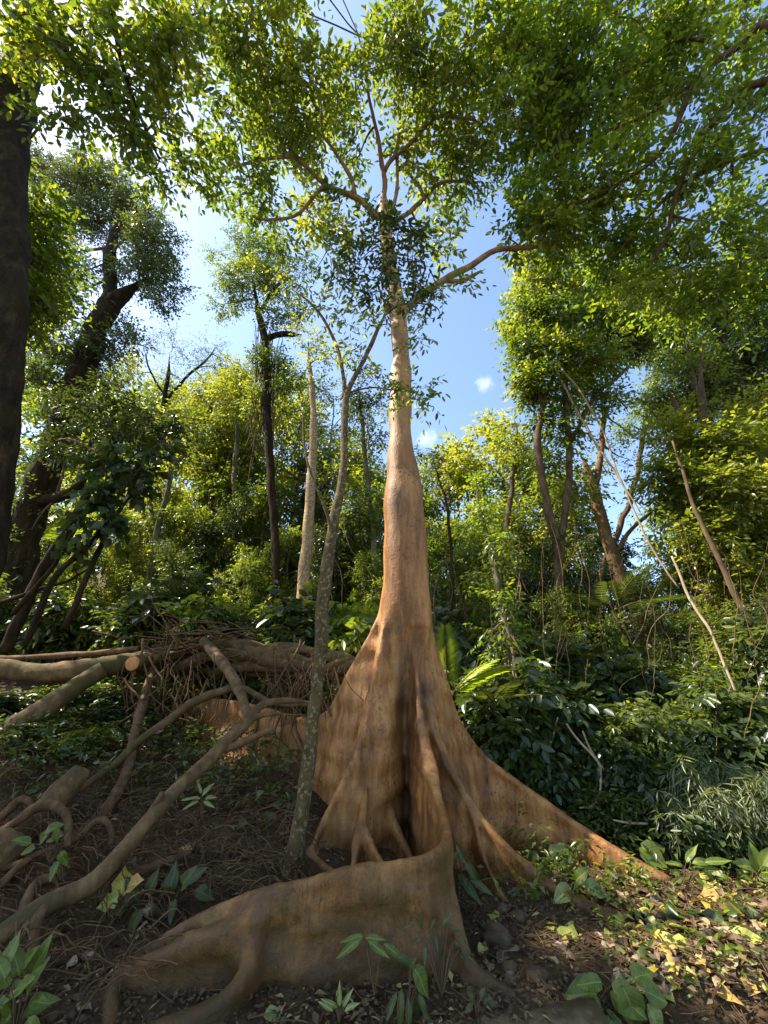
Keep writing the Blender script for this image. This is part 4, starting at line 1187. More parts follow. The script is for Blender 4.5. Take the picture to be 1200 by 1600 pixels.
PT = {
    'y': proto_tree('forest_tree', 'yellow_leaf', 0.20, 8.0, 2.1, 1),
    'f': proto_tree('forest_tree', 'fresh_leaf', 0.20, 8.0, 2.3, 2),
    'g': proto_tree('forest_tree', 'fig_leaf', 0.19, 8.0, 2.2, 3),
    'd': proto_tree('forest_tree', 'dark_leaf', 0.19, 8.0, 2.2, 4, 1.1),
    'b': proto_tree('forest_tree', 'blue_leaf', 0.16, 8.0, 1.9, 5, 0.9, 'bark_grey'),
}
KIND = {'y': 'pale yellow green', 'f': 'fresh green', 'g': 'mid green', 'd': 'dark green', 'b': 'dull grey green'}
FOREST = [  # px, py of the top, distance, kind, width factor
    (45, 560, 19, 'g', 1.0), (120, 620, 17, 'f', .9), (205, 570, 22, 'y', 0.9), (265, 600, 18, 'f', .8), (310, 640, 16, 'y', .8), (365, 590, 20, 'y', .9), (430, 600, 18, 'g', .9), (475, 640, 16, 'y', .7), (525, 610, 19, 'b', .9), (578, 640, 20, 'b', .9), (560, 700, 15, 'g', .9), (500, 720, 15, 'd', .8), (395, 680, 15.5, 'f', .8), (340, 720, 14.5, 'g', .8), (160, 690, 15, 'y', .8),
    (20, 760, 11.5, 'd', .9), (95, 800, 12.5, 'g', .9), (170, 780, 12, 'f', .8), (245, 740, 13, 'y', .8), (300, 800, 12.5, 'g', .8), (360, 790, 12.5, 'd', .8), (415, 760, 13, 'g', .8), (580, 760, 13, 'g', .9), (530, 800, 12, 'd', .8), (450, 830, 12, 'f', .8), (280, 860, 11, 'd', .8), (210, 850, 12, 'y', .8), (130, 860, 10.8, 'g', .8), (390, 860, 11.2, 'g', .7), (570, 870, 11, 'f', .7), (490, 890, 11, 'd', .7),
    (655, 770, 19, 'f', .9), (705, 720, 19, 'y', .9), (770, 680, 17, 'y', 1.1), (818, 720, 15.5, 'g', .9), (690, 820, 13, 'g', .9), (745, 830, 12.5, 'f', .8), (800, 800, 13, 'g', .9), (850, 760, 14.5, 'f', .8), (895, 800, 13, 'd', .8), (950, 860, 12.5, 'd', .8), (1010, 880, 13, 'b', .8), (1065, 780, 14, 'f', .9), (1100, 700, 15, 'g', .9), (1150, 700, 14, 'y', 1.0), (1195, 620, 16, 'f', 1.0), (715, 860, 10.5, 'g', .7), (840, 850, 10.5, 'd', .8), (915, 890, 10, 'd', .7), (1000, 910, 10, 'g', .7), (1060, 870, 9.8, 'f', .7), (1120, 860, 9.4, 'y', .8), (1185, 820, 9.2, 'g', .8), (680, 900, 10, 'd', .6), (880, 930, 8.8, 'g', .7), (960, 960, 8.6, 'b', .7), (1040, 950, 8.4, 'd', .7), (1110, 960, 8, 'g', .7), (1180, 930, 7.8, 'd', .7),
    (-60, 560, 16, 'd', 1.0), (-40, 720, 12, 'g', .9), (1260, 580, 14, 'd', 1.1), (1290, 760, 11, 'g', 1.0), (640, 880, 14, 'd', .9),
]
ORD = ['first', 'second', 'third', 'fourth', 'fifth', 'sixth', 'seventh', 'eighth', 'ninth']
PENDING = []


def zone(px, table):
    for lim, txt in table:
        if px < lim: return txt


def settle_labels():
    by = {}
    for o, lab, px in PENDING: by.setdefault(lab, []).append((px, o))
    PENDING.clear()
    for lab, rows in by.items():
        rows.sort(key=lambda r: r[0])
        for i, (px, o) in enumerate(rows):
            n = len(rows)
            if n > 9: break
            o['label'] = lab if n == 1 else lab + (', ' + ('left one' if i == 0 else 'right one') if n == 2 else f', {ORD[i]} from left')


FZ = [(100, 'behind the dark left trunk'), (250, 'behind the leaning mossy tree'), (400, 'behind the slender yellow tree'), (505, 'behind the pale straight trunk'), (630, 'just left of the tan trunk'), (735, 'just right of the tan trunk'), (835, 'under the open blue gap'), (935, 'behind the twin stemmed tree'), (1045, 'behind the pale forked trunk'), (9999, 'at the right edge')]
RZ = [(765, 'next to the tan trunk'), (860, 'above the stained right buttress'), (960, 'above the long right buttress'), (1065, 'behind the long right buttress tip'), (9999, 'around the drooping bamboo')]
LZ = [(100, 'at the left edge'), (200, 'by the slanting log branch'), (330, 'by the vine tangle'), (450, 'by the curved dead branch'), (9999, 'between pole tree and tan trunk')]
first = {}
for i, (px, py, Y, kd, wf) in enumerate(FOREST):
    p = at(px, py, Y)
    gz = ground_z(p.x, p.y)
    H = max(2.0, p.z - gz)
    side = 'left' if px < 620 else 'right'
    low = py > 880
    lab = f"{'low' if low else 'mid height' if py > 780 else 'tall'} {KIND[kd]} forest tree {zone(px, FZ)}"
    grp = f"{KIND[kd]} trees of the forest behind, {side} side"
    sc = (min(1.35, max(0.5, H / 8.0 * 1.1)) * wf, H / 8.0)
    if kd not in first:
        r = first[kd] = PT[kd]; PENDING.append((r, lab, px))
        r.location = (p.x, p.y, gz); r.rotation_euler = (0, 0, random.uniform(0, 6.28)); r.scale = (sc[0], sc[0], sc[1]); r['label'] = lab; r['group'] = grp
    else:
        PENDING.append((copy_thing(PT[kd], (p.x, p.y, gz), random.uniform(0, 6.28), sc, lab, grp), lab, px))

for i, (nm, rows, cl, lf, bk) in enumerate([
    ('slender dark tree with a small ragged head just left of the tan trunk', [(592, 1000, 11.5, 5), (585, 860, 11.5, 4.5), (572, 740, 11.5, 4), (566, 660, 11.5, 3), (558, 600, 11.5, 1.5)], [(560, 610, 11.5, 24), (575, 640, 11.5, 24), (550, 660, 11.5, 20), (585, 690, 11.5, 22), (565, 580, 11.5, 16)], 'blue_leaf', 'bark_grey'),
    ('slender tree with pale bark between the vine draped and the slender yellow tree', [(385, 1000, 13, 5), (378, 860, 13, 4.5), (366, 750, 13, 4), (372, 660, 13, 3), (368, 570, 13, 1.5)], [(370, 580, 13, 26), (352, 610, 13, 24), (385, 620, 13, 26), (372, 650, 13, 22), (395, 590, 13, 18)], 'yellow_leaf', 'bark_grey'),
    ('slender bent tree rising behind the twin stemmed tree', [(930, 1050, 12, 6), (940, 900, 12, 5), (985, 780, 12, 4), (1005, 680, 12, 3.4), (1010, 600, 12, 2)], [(1000, 620, 12, 28), (1020, 650, 12, 28), (985, 660, 12, 22), (1030, 600, 12, 24), (1010, 570, 12, 24)], 'fresh_leaf', 'bark_brown'),
    ('thin straight tree under the open blue gap', [(790, 1050, 11.5, 5), (782, 900, 11.5, 4.5), (800, 760, 11.5, 3.6), (806, 690, 11.5, 2.4), (803, 650, 11.5, 1.2)], [(800, 670, 11.5, 18), (815, 700, 11.5, 22), (790, 710, 11.5, 22), (805, 740, 11.5, 22)], 'fig_leaf', 'bark_brown'),
    ('tall thin tree with drooping sprays near the right edge', [(1165, 1000, 11, 7), (1150, 850, 11, 6), (1120, 700, 11, 5), (1085, 600, 11, 4), (1070, 520, 11, 2)], [(1075, 540, 11, 30), (1100, 570, 11, 30), (1060, 590, 11, 26), (1110, 620, 11, 28), (1050, 640, 11, 24), (1140, 650, 11, 28), (1090, 650, 11, 24)], 'fig_leaf', 'bark_grey'),
    ('thin tree with sparse leaves between the leaning mossy tree and the yellow tree', [(230, 1000, 12, 5), (240, 860, 12, 4.5), (262, 760, 12, 3.6), (272, 680, 12, 2.4), (285, 620, 12, 1.2)], [(280, 640, 12, 22), (262, 670, 12, 22), (295, 660, 12, 22), (275, 710, 12, 20)], 'yellow_leaf', 'bark_grey')]):
    tree('slender_tree', nm, [rows], Crown(0.14, 8, 0.46, 0.25, (0.35, 0.7), density=0.9), lf, bk, clumps=jit(cl, 6), seed=300 + i, group='slender trees of the forest', amp=0.07)

# thin dark sapling beside the trunk
tree('thin_sapling', 'thin sapling with small dark leaves against the blue gap beside the trunk',
     [[(708, 960, 9, 3), (704, 860, 9, 2.6), (698, 790, 9, 2.2), (684, 745, 9, 1.6), (672, 715, 9, 1)]],
     Crown(0.10, 9, 0.4, 0.3, (0.2, 0.4), density=0.8), 'dark_leaf', 'bark_dark',
     clumps=jit([(668, 710, 9, 14), (685, 722, 9, 16), (692, 712, 9, 12), (655, 705, 9, 10), (690, 740, 9, 12), (680, 760, 9, 8)], 2), seed=141)

# ------------------------------------------------------------------ shrubs of the understorey
def proto_shrub(name, leaf, L, ratio, H, seed, stems=7, droop=0.5, n=7, M_=8, cat='shrub'):
    root = thing(name, 'x', cat)
    r = random.Random(seed)
    c = Crown(L, M_, ratio, droop, (0.25, 0.5))
    tb = Tubes(5)
    for i in range(stems):
        a = r.uniform(0, 6.28); l = H * r.uniform(0.6, 1.0); sp = r.uniform(0.15, 0.55) * H * 0.7
        P = smooth_path([(0.06 * math.cos(a), 0.06 * math.sin(a), -0.15), (sp * 0.4 * math.cos(a), sp * 0.4 * math.sin(a), l * 0.55), (sp * math.cos(a), sp * math.sin(a), l)], 8)
        R = np.linspace(0.014, 0.005, 8)
        tb.add(P, R)
        for k in range(3, 8):
            c.clump(P[k], H * 0.2, n=n, tint=r.uniform(0.2, 0.85), branch=False)
    tb.build('stems', M['twig'], root, kind='stuff')
    c.lv.hi = True
    c.lv.build('foliage', M[leaf], root)
    return root


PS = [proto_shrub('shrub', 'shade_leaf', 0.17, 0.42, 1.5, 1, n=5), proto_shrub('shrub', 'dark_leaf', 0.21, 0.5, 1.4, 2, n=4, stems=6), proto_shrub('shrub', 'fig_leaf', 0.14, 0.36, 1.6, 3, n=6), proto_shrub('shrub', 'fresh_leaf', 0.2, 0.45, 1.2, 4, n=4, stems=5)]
PB = proto_shrub('bamboo', 'bamboo_leaf', 0.26, 0.12, 1.5, 5, stems=9, droop=0.9, n=1, M_=6, cat='bamboo')
used = set()


def shrub(k, px, py, Y, h, label, group=None, top=True):
    """px, py: the crown's top in the photo"""
    p = at(px, py, Y)
    gz = ground_z(p.x, p.y)
    src = PB if k == 'b' else PS[k]
    H = {0: 1.5, 1: 1.4, 2: 1.6, 3: 1.2, 'b': 1.5}[k]
    hz = max(0.35, p.z - gz) if top else h
    sc = (max(0.5, min(1.3, hz / H)), hz / H)
    if k not in used:
        used.add(k)
        src.location = (p.x, p.y, gz); src.rotation_euler = (0, 0, random.uniform(0, 6.28)); src.scale = (sc[0], sc[0], sc[1]); src['label'] = label
        if group: src['group'] = group
        return src
    return copy_thing(src, (p.x, p.y, gz), random.uniform(0, 6.28), sc, label, group)


KN = {0: 'broad leaved', 1: 'dark large leaved', 2: 'small leaved', 3: 'fresh green', 'b': 'grey bladed'}
for (k, px, py, Y) in [
    (0, 770, 1085, 6.9), (1, 780, 1075, 6.6), (2, 830, 1060, 7.2), (0, 850, 1120, 6.4), (1, 890, 1090, 6.6), (0, 930, 1120, 6.3), (2, 900, 1170, 6.2), (1, 960, 1160, 6.0), (0, 1000, 1120, 6.2), (2, 1040, 1100, 6.4), (1, 1010, 1200, 5.8), (0, 1070, 1180, 5.9), (1, 1110, 1120, 6.2), (0, 1160, 1080, 6.2), (1, 1200, 1130, 5.9), (0, 1100, 1230, 5.6), (1, 1040, 1260, 5.5), (0, 960, 1240, 5.75), (1, 1150, 1250, 5.5), (2, 1190, 1240, 5.4), (1, 790, 1130, 6.3), (2, 750, 1050, 7.6), (1, 700, 1060, 7.6), (2, 1080, 1040, 7.5), (1, 960, 1040, 8), (0, 1150, 1010, 7.8), (1, 870, 1020, 8.5), (2, 1020, 1020, 8.4), (1, 1220, 1040, 7), (0, 1260, 1180, 5.8), (1, 840, 1180, 6.1), (0, 760, 1010, 8.6), (1, 690, 1000, 9), (0, 1120, 1300, 5.25), (1, 1060, 1310, 5.3), (2, 1180, 1300, 5.2)]:
    row = 'back' if py < 1075 else 'middle' if py < 1190 else 'front'
    lb = f'{KN[k]} shrub, {row} row, {zone(px, RZ)}'
    PENDING.append((shrub(k, px, py, Y, 1, lb, f'{KN[k]} shrubs of the right thicket'), lb, px))
for (px, py, Y) in [(1095, 1200, 5.3), (1150, 1190, 5.25), (1060, 1230, 5.3), (1190, 1215, 5.2), (1120, 1240, 5.15)]:
    lb = 'grey green bamboo with drooping narrow blades at the right'
    PENDING.append((shrub('b', px, py, Y, 1, lb, 'bamboo clumps in the right thicket'), lb, px))
for (k, px, py, Y) in [
    (0, 30, 930, 8.6), (1, 90, 950, 8.4), (2, 150, 940, 8.6), (0, 210, 960, 8.4), (1, 260, 930, 8.8), (3, 310, 950, 8.8), (0, 370, 960, 9), (2, 420, 940, 9.2), (1, 470, 960, 8.8), (3, 545, 970, 8.8), (3, 520, 960, 9), (0, 440, 990, 8.3), (1, 350, 985, 8.6), (2, 280, 980, 8.5), (3, 560, 985, 8.6), (1, 10, 900, 9.5)]:
    lb = f'{KN[k]} shrub behind the fallen trunks {zone(px, LZ)}'
    PENDING.append((shrub(k, px, py, Y, 1, lb, f'{KN[k]} shrubs behind the fallen trunks'), lb, px))
for (k, px, py, Y) in [
    (2, 60, 1075, 7.0), (0, 130, 1075, 7.0), (1, 190, 1080, 7.0), (2, 250, 1070, 7.0), (0, 40, 1190, 5.9), (2, 110, 1140, 6.4), (1, 170, 1130, 6.6), (0, 230, 1110, 6.8), (2, 290, 1080, 7.3), (1, 10, 1100, 6.6), (2, 130, 1190, 6.0), (0, 400, 1065, 7.6), (2, 460, 1065, 7.2), (3, 520, 1070, 7.2), (1, 350, 1065, 7.6)]:
    lb = f'{KN[k]} shrub shaded under the fallen trunks {zone(px, LZ)}'
    PENDING.append((shrub(k, px, py, Y, 1, lb, f'{KN[k]} shrubs under the fallen trunks'), lb, px))

settle_labels()

# ------------------------------------------------------------------ palms
def frond_mesh(name, length, n, wid, mat, sag=0.35, leaflet=0.3):
    """pinnate frond along +Y, drooping tip"""
    P = np.array([(0, length * s, length * (0.25 * s - sag * s * s)) for s in np.linspace(0, 1, 12)])
    tb = Tubes(4).add(P, np.linspace(0.012, 0.003, 12) * max(1, length))
    V, Fq = [], []
    lv = Leaves()
    for i in range(n):
        s = 0.18 + 0.82 * i / n
        k = s * 11; a = int(min(10, k)); p = P[a] + (P[a + 1] - P[a]) * (k - a)
        L = leaflet * math.sin(PI * (0.12 + 0.83 * s)) ** 0.7
        for sg in (-1, 1):
            d = Vector((sg * 1.0, 0.55 + 0.6 * s, -0.18 + random.uniform(-.08, .08))).normalized()
            nrm = Vector((-sg * 0.15, -0.1, 1)).normalized()
            lv.add(np.array([p]), np.array([d]), np.array([nrm]), np.array([L * random.uniform(.9, 1.05)]), np.array([wid]), np.array([random.uniform(0.2, 0.9)]))
    m1 = lv.mesh(name, mat)
    return tb, m1


def palm(label, base, fronds, length, leaf='palm_leaf', trunk_h=0.0):
    root = thing('palm', label, 'palm', base)
    b = Vector(base) + Vector((0, 0, trunk_h))
    if trunk_h > 0:
        Tubes(8).add([Vector(base) - Vector((0, 0, .2)), Vector(base).lerp(b, .5), b], [0.06, 0.05, 0.05]).build('trunk', M['bark_brown'], root)
    tb, me = frond_mesh('frond', length, 26, length * 0.022, M[leaf], leaflet=length * 0.3)
    tm = tb.mesh('midrib', M['twig'])
    for (az, el, tw) in fronds:
        o = bpy.data.objects.new('frond', me); put(o, root)
        o.location = (0, 0, trunk_h)
        o.rotation_euler = (math.radians(el), math.radians(tw), math.radians(az))
        q = bpy.data.objects.new('midrib', tm); put(q, o)
    return root


def palm_at(label, px, py, Y, fronds, length, **kw):
    p = at(px, py, Y)
    th = max(0.0, p.z - ground_z(p.x, p.y))
    return palm(label, (p.x, p.y, ground_z(p.x, p.y)), fronds, length, trunk_h=th, **kw)


palm_at('small palm with one bright backlit frond beside the tan trunk', 700, 1095, 6.05, [(176, 80, 0), (-70, 38, 0), (-110, 28, 0), (230, 30, 0), (120, 20, 0)], 1.0)
palm_at('dark palm with drooping fronds deep in the right forest', 960, 955, 9.4, [(150, 20, 0), (190, 35, 0), (230, 10, 0), (110, 15, 0), (60, 30, 0), (-60, 20, 0), (20, 50, 0)], 1.5, leaf='dark_leaf')
palm_at('palm fan half hidden at the left edge under the leaning tree', 55, 850, 9.6, [(150, 35, 0), (190, 55, 0), (240, 25, 0), (110, 25, 0), (60, 30, 0), (-60, 30, 0), (20, 60, 0)], 1.3, leaf='fresh_leaf')
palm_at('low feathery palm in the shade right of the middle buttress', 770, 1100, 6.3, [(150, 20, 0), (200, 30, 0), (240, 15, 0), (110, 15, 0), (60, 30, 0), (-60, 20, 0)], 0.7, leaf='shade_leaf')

# ------------------------------------------------------------------ lianas and bare hanging stems
def line_thing(name, label, cat, rows, mat, sides=6, amp=0.03, seed=0, group=None):
    P, R = stem(rows, None, amp, seed)
    o = Tubes(sides).add(P - P[0], R, 0.13).build(name, M[mat])
    o.location = P[0]
    return tag(o, label, cat, group)


ds = Tubes(4)
for i in range(85):
    if i < 60:
        x, y0, Y = random.uniform(690, 1200), random.uniform(800, 1080), random.uniform(5.6, 9.5)
    else:
        x, y0, Y = random.uniform(0, 580), random.uniform(780, 980), random.uniform(7.5, 10.5)
    l = random.uniform(90, 260); w = random.choice((0.5, 0.6, 0.7, 0.9, 1.4)); sl = random.gauss(0, 35)
    P, R = stem([(x, y0, Y, w * .25), (x + sl * .3 + random.uniform(-16, 16), y0 + l * .35, Y, w * .8), (x + sl * .7 + random.uniform(-16, 16), y0 + l * .7, Y, w), (x + sl, y0 + l, Y, w * .5)], 14, 0.12, i)
    ds.add(P, R, cap=False)
o = ds.build('dry_stems', M['deadwood']); tag(o, 'thin dry stems and vines hanging through the thickets', 'stems', kind='stuff')

line_thing('liana', 'pale liana slanting from the twin stemmed crown down to the right, upper one', 'liana', [(862, 565, 9.6, 1.6), (895, 630, 9.5, 1.8), (930, 690, 9.4, 1.8), (975, 760, 9.3, 1.6), (1010, 840, 9.2, 1.5), (1060, 920, 9, 1.3)], 'liana', seed=1)
line_thing('liana', 'pale liana looping beside the forked pale trunk', 'liana', [(865, 560, 9.4, 1.4), (905, 610, 9.3, 1.5), (945, 680, 9.2, 1.4), (965, 740, 9.2, 1.2), (1000, 800, 9.1, 1.0)], 'liana', seed=2)
line_thing('liana', 'thin pale stem hanging in front of the dark thicket at far right', 'liana', [(1050, 870, 7, 1.6), (1075, 930, 6.8, 2), (1110, 985, 6.6, 2), (1130, 1035, 6.5, 2), (1152, 1090, 6.4, 2), (1163, 1145, 6.3, 1.6)], 'liana', seed=3)
line_thing('liana', 'curly pale liana dangling above the long right buttress', 'liana', [(885, 1130, 5.9, 1.3), (905, 1160, 5.85, 1.8), (930, 1190, 5.8, 2), (938, 1215, 5.8, 1.8), (938, 1240, 5.78, 1.6), (925, 1260, 5.75, 1.5), (905, 1262, 5.72, 1.2)], 'liana', seed=4, amp=0.05)
line_thing('liana', 'short pale liana crossing the curly one above the buttress', 'liana', [(910, 1140, 5.9, 1.2), (922, 1170, 5.85, 1.6), (948, 1208, 5.8, 1.6)], 'liana', seed=5)
line_thing('liana', 'knotted dry liana hanging down the bright shrub right of the trunk', 'liana', [(800, 1040, 6.5, 1.2), (812, 1090, 6.5, 1.8), (818, 1140, 6.4, 2), (830, 1190, 6.4, 1.4)], 'liana', seed=6, amp=0.06)
line_thing('liana', 'dry forked liana stem between the palm and the shrubs', 'liana', [(870, 1120, 6.1, 1), (862, 1150, 6.05, 1.6), (850, 1180, 6, 1.4), (840, 1200, 6, 1)], 'liana', seed=7, amp=0.05)
line_thing('bare_sapling', 'dark bare sapling leaning right in the shaded right forest', 'sapling', [(1050, 690, 8.8, 1.5), (1085, 790, 8.6, 3), (1122, 870, 8.4, 4), (1150, 930, 8.3, 4.5), (1180, 985, 8.2, 5), (1225, 1070, 8.0, 5)], 'bark_brown', seed=8)
line_thing('bare_branch', 'broken pale stick lying on the shrubs by the right buttress', 'branch', [(958, 1278, 5.3, 1.2), (985, 1284, 5.3, 1.8), (1012, 1286, 5.28, 1.4)], 'liana', seed=9)
tree('vine_clad_tree', 'slender mossy tree clad in bright leaves and dry vines right of the trunk',
     [[(838, 1240, 6.6, 7), (815, 1110, 6.7, 6.5), (800, 1040, 6.8, 6), (785, 960, 7, 5), (765, 860, 7.4, 4), (748, 790, 7.8, 3), (740, 740, 8, 1.6)]],
     Crown(0.12, 8, 0.45, 0.35, (0.25, 0.5), density=1.3), 'fresh_leaf', 'bark_grey', seed=161,
     clumps=jit([(745, 770, 7.8, 26), (765, 800, 7.6, 26), (735, 820, 7.7, 22), (760, 850, 7.4, 28), (790, 880, 7.2, 24), (745, 890, 7.3, 24), (775, 930, 7, 28), (810, 950, 7, 22), (770, 985, 6.9, 26), (800, 1010, 6.8, 26), (760, 1040, 6.8, 20), (825, 1060, 6.7, 22), (790, 1085, 6.6, 26), (820, 1120, 6.6, 20), (765, 1120, 6.5, 22)], 5))

# ------------------------------------------------------------------ fallen trunks, branches and roots on the left bank
FT = thing('fallen_tree', 'fallen trunk wrapped in twisted strangler strands reaching to the fig', 'fallen trunk', at(400, 1040, 7.3))
axis = [(560, 1046, 6.9, 15), (520, 1040, 7.0, 18), (450, 1031, 7.2, 21), (380, 1028, 7.3, 22), (310, 1029, 7.3, 20), (250, 1033, 7.2, 16), (205, 1036, 7.1, 12)]
P0, R0 = stem(axis, 40)
Tubes(12).add(P0, R0 * 0.62, 0.12).build('core', M['bark_dark'], FT)
for s in range(8):
    ph = s * 2 * PI / 8 + random.uniform(-.3, .3); turns = random.uniform(0.5, 1.1) * random.choice((1, 1, -1))
    pts = []
    for i, (p, r) in enumerate(zip(P0, R0)):
        a = ph + turns * 2 * PI * i / 39 + 0.4 * math.sin(i * 0.45 + s)
        pts.append((p[0], p[1] + math.cos(a) * r * 0.8, p[2] + math.sin(a) * r * 0.85))
    pts = wobble(pts, 0.03, s)
    Tubes(8).add(pts, R0 * random.uniform(0.28, 0.48), 0.1).build('strand', M['mosslog'], FT)

FL = thing('fallen_log', 'fallen mossy log with a sawn orange stub and a branch slanting to the left edge', 'log', at(150, 1046, 6.4))
wood_part(FL, 'log_trunk', [(-60, 1048, 6.3, 15), (0, 1044, 6.35, 15), (40, 1049, 6.4, 14), (80, 1050, 6.4, 14), (130, 1047, 6.45, 15), (175, 1039, 6.6, 15), (215, 1032, 6.8, 13), (265, 1026, 7.0, 9)], 'mosslog', 14, 0.04, 201, 0.06)
wood_part(FL, 'branch', [(160, 1044, 6.45, 13), (115, 1074, 6.3, 14), (70, 1105, 6.1, 15), (25, 1133, 5.95, 16), (-30, 1165, 5.8, 17)], 'mosslog', 14, 0.03, 202, 0.06)
pa, pb = at(228, 1031, 6.65), at(207, 1037, 6.25)
ra = 11 * depth(pb) / F_PX
stub = Tubes(14).add([pa, pa.lerp(pb, .5), pb], [ra * 1.05, ra, ra], 0.06).build('sawn_stub', M['mosslog'], FL)
dv = (pb - pa).normalized()
cf = Tubes(14).add([pb + dv * 0.002, pb + dv * 0.012], [ra * 0.98, ra * 0.9], 0.07)
o = cf.build('cut_face', M['cutwood']); o.parent = stub

line_thing('fallen_branch', 'thin fallen branch lying above the mossy log from the left edge', 'branch', [(-40, 1031, 6.7, 4.5), (60, 1026, 6.75, 4.5), (140, 1021, 6.8, 4.5), (216, 1013, 6.85, 4)], 'root', 8, 0.02, 203)

DP = thing('fallen_pole', 'long pale bare fallen pole slanting from the lower left up towards the fig', 'fallen branch', on_ground(60, 1440))
wood_part(DP, 'pole', [(-50, 1500, 3.35, 16.34), (0, 1462, 3.5, 15.48), (45, 1432, 3.6, 16.34), (90, 1405, 3.7, 14.62), (140, 1382, 3.8, 13.76), (185, 1340, 3.95, 12.9), (230, 1285, 4.15, 11.18), (280, 1232, 4.4, 10.32), (330, 1185, 4.7, 9.89), (372, 1143, 4.95, 9.46), (398, 1121, 5.1, 7.74), (430, 1116, 5.2, 5.59), (478, 1116, 5.3, 4.3)], 'deadwood', 14, 0.02, 204, 0.05)
wood_part(DP, 'branch', [(388, 1128, 5.05, 6), (405, 1105, 5.15, 6), (440, 1095, 5.3, 5), (500, 1096, 5.4, 3.5)], 'deadwood', 9, 0.02, 205)
wood_part(DP, 'branch', [(352, 1172, 4.83, 6), (380, 1160, 4.85, 6), (410, 1146, 4.9, 5), (432, 1138, 4.95, 5)], 'deadwood', 9, 0.01, 206)
wood_part(DP, 'branch', [(235, 1268, 4.22, 5), (250, 1246, 4.22, 5), (254, 1236, 4.22, 4)], 'deadwood', 8, 0.0, 207)
wood_part(DP, 'root', [(70, 1418, 3.62, 8), (55, 1448, 3.55, 9), (52, 1490, 3.45, 8), (40, 1530, 3.4, 5)], 'root', 9, 0.02, 208)
wood_part(DP, 'root', [(48, 1438, 3.58, 7), (35, 1462, 3.48, 6), (18, 1482, 3.42, 4)], 'root', 8, 0.02, 209)
wood_part(DP, 'root', [(30, 1445, 3.6, 9), (40, 1410, 3.75, 9), (58, 1382, 3.9, 8), (82, 1374, 3.95, 7), (92, 1390, 3.9, 5)], 'root', 9, 0.02, 210)

line_thing('curved_branch', 'curved dead branch leaning from the fallen trunk down to the pale pole', 'branch', [(388, 1128, 5.2, 6), (380, 1090, 5.6, 7), (362, 1055, 6.1, 7.5), (340, 1028, 6.6, 7.5), (318, 1000, 6.9, 7)], 'deadwood', 9, 0.02, 211)
line_thing('thin_fallen_pole', 'thin greenish fallen pole slanting parallel above the long pale pole', 'fallen branch', [(85, 1262, 4.9, 4), (130, 1228, 5.1, 4.5), (180, 1190, 5.4, 5), (215, 1158, 5.6, 5.5), (262, 1128, 5.9, 6), (300, 1100, 6.1, 7), (345, 1082, 6.2, 6), (378, 1076, 6.25, 5), (425, 1096, 6.1, 4), (490, 1102, 5.9, 3)], 'mosslog', 9, 0.03, 212)
line_thing('thick_hanging_root', 'thick reddish root hanging from the fallen trunk to the bank', 'root', [(240, 1040, 6.9, 5), (224, 1092, 6.4, 6.5), (212, 1150, 5.8, 8), (198, 1210, 5.4, 8.5), (172, 1252, 5.1, 9.5), (145, 1285, 4.9, 12), (108, 1318, 4.7, 13)], 'root', 10, 0.03, 213)
line_thing('broken_log', 'pale short log with a broken end lying on the left bank', 'log', [(-60, 1365, 4.35, 22), (0, 1320, 4.5, 21), (45, 1285, 4.65, 20), (85, 1250, 4.8, 19), (112, 1220, 4.95, 17), (124, 1202, 5.0, 13)], 'deadwood', 14, 0.03, 214)
line_thing('broken_stump', 'thick pale stump end cut off by the left edge below the loop roots', 'stump', [(-80, 1345, 4.1, 34), (-30, 1338, 4.1, 33), (5, 1335, 4.1, 31), (24, 1338, 4.1, 24)], 'deadwood', 14, 0.03, 215)
for i, (rows, lb) in enumerate([
    ([(-20, 1312, 4.2, 6), (20, 1288, 4.25, 6), (55, 1262, 4.3, 6.5), (85, 1257, 4.3, 6.5), (104, 1272, 4.28, 6), (110, 1300, 4.25, 5.5), (106, 1325, 4.2, 5)], 'looping brown root arching over the broken log'),
    ([(108, 1316, 4.35, 5), (130, 1303, 4.4, 5), (150, 1284, 4.42, 5), (168, 1281, 4.42, 5), (177, 1296, 4.4, 4.5), (176, 1318, 4.38, 4)], 'small looping root in front of the thick reddish root'),
    ([(-20, 1290, 4.6, 6), (10, 1268, 4.65, 6), (28, 1250, 4.7, 6), (45, 1250, 4.7, 5), (60, 1268, 4.65, 4)], 'dark looping root at the left edge above the arching one'),
    ([(-20, 1362, 4.0, 5), (30, 1350, 4.0, 4.5), (60, 1335, 4.05, 4), (90, 1322, 4.1, 3)], 'fibrous root lying over the pale stump end'),
    ([(-20, 1400, 3.85, 6), (5, 1378, 3.9, 6), (25, 1358, 3.95, 5), (50, 1340, 4, 4)], 'short root slanting under the stump end at the left edge')]):
    line_thing('loop_root', lb, 'root', rows, 'root', 8, 0.02, 220 + i, group='loop roots on the left bank')
line_thing('buried_branch', 'dark branch half buried in the litter behind the olive wall', 'branch', [(205, 1368, 4.1, 6), (240, 1355, 4.2, 6), (275, 1342, 4.3, 5), (300, 1330, 4.4, 3)], 'root', 8, 0.02, 230)

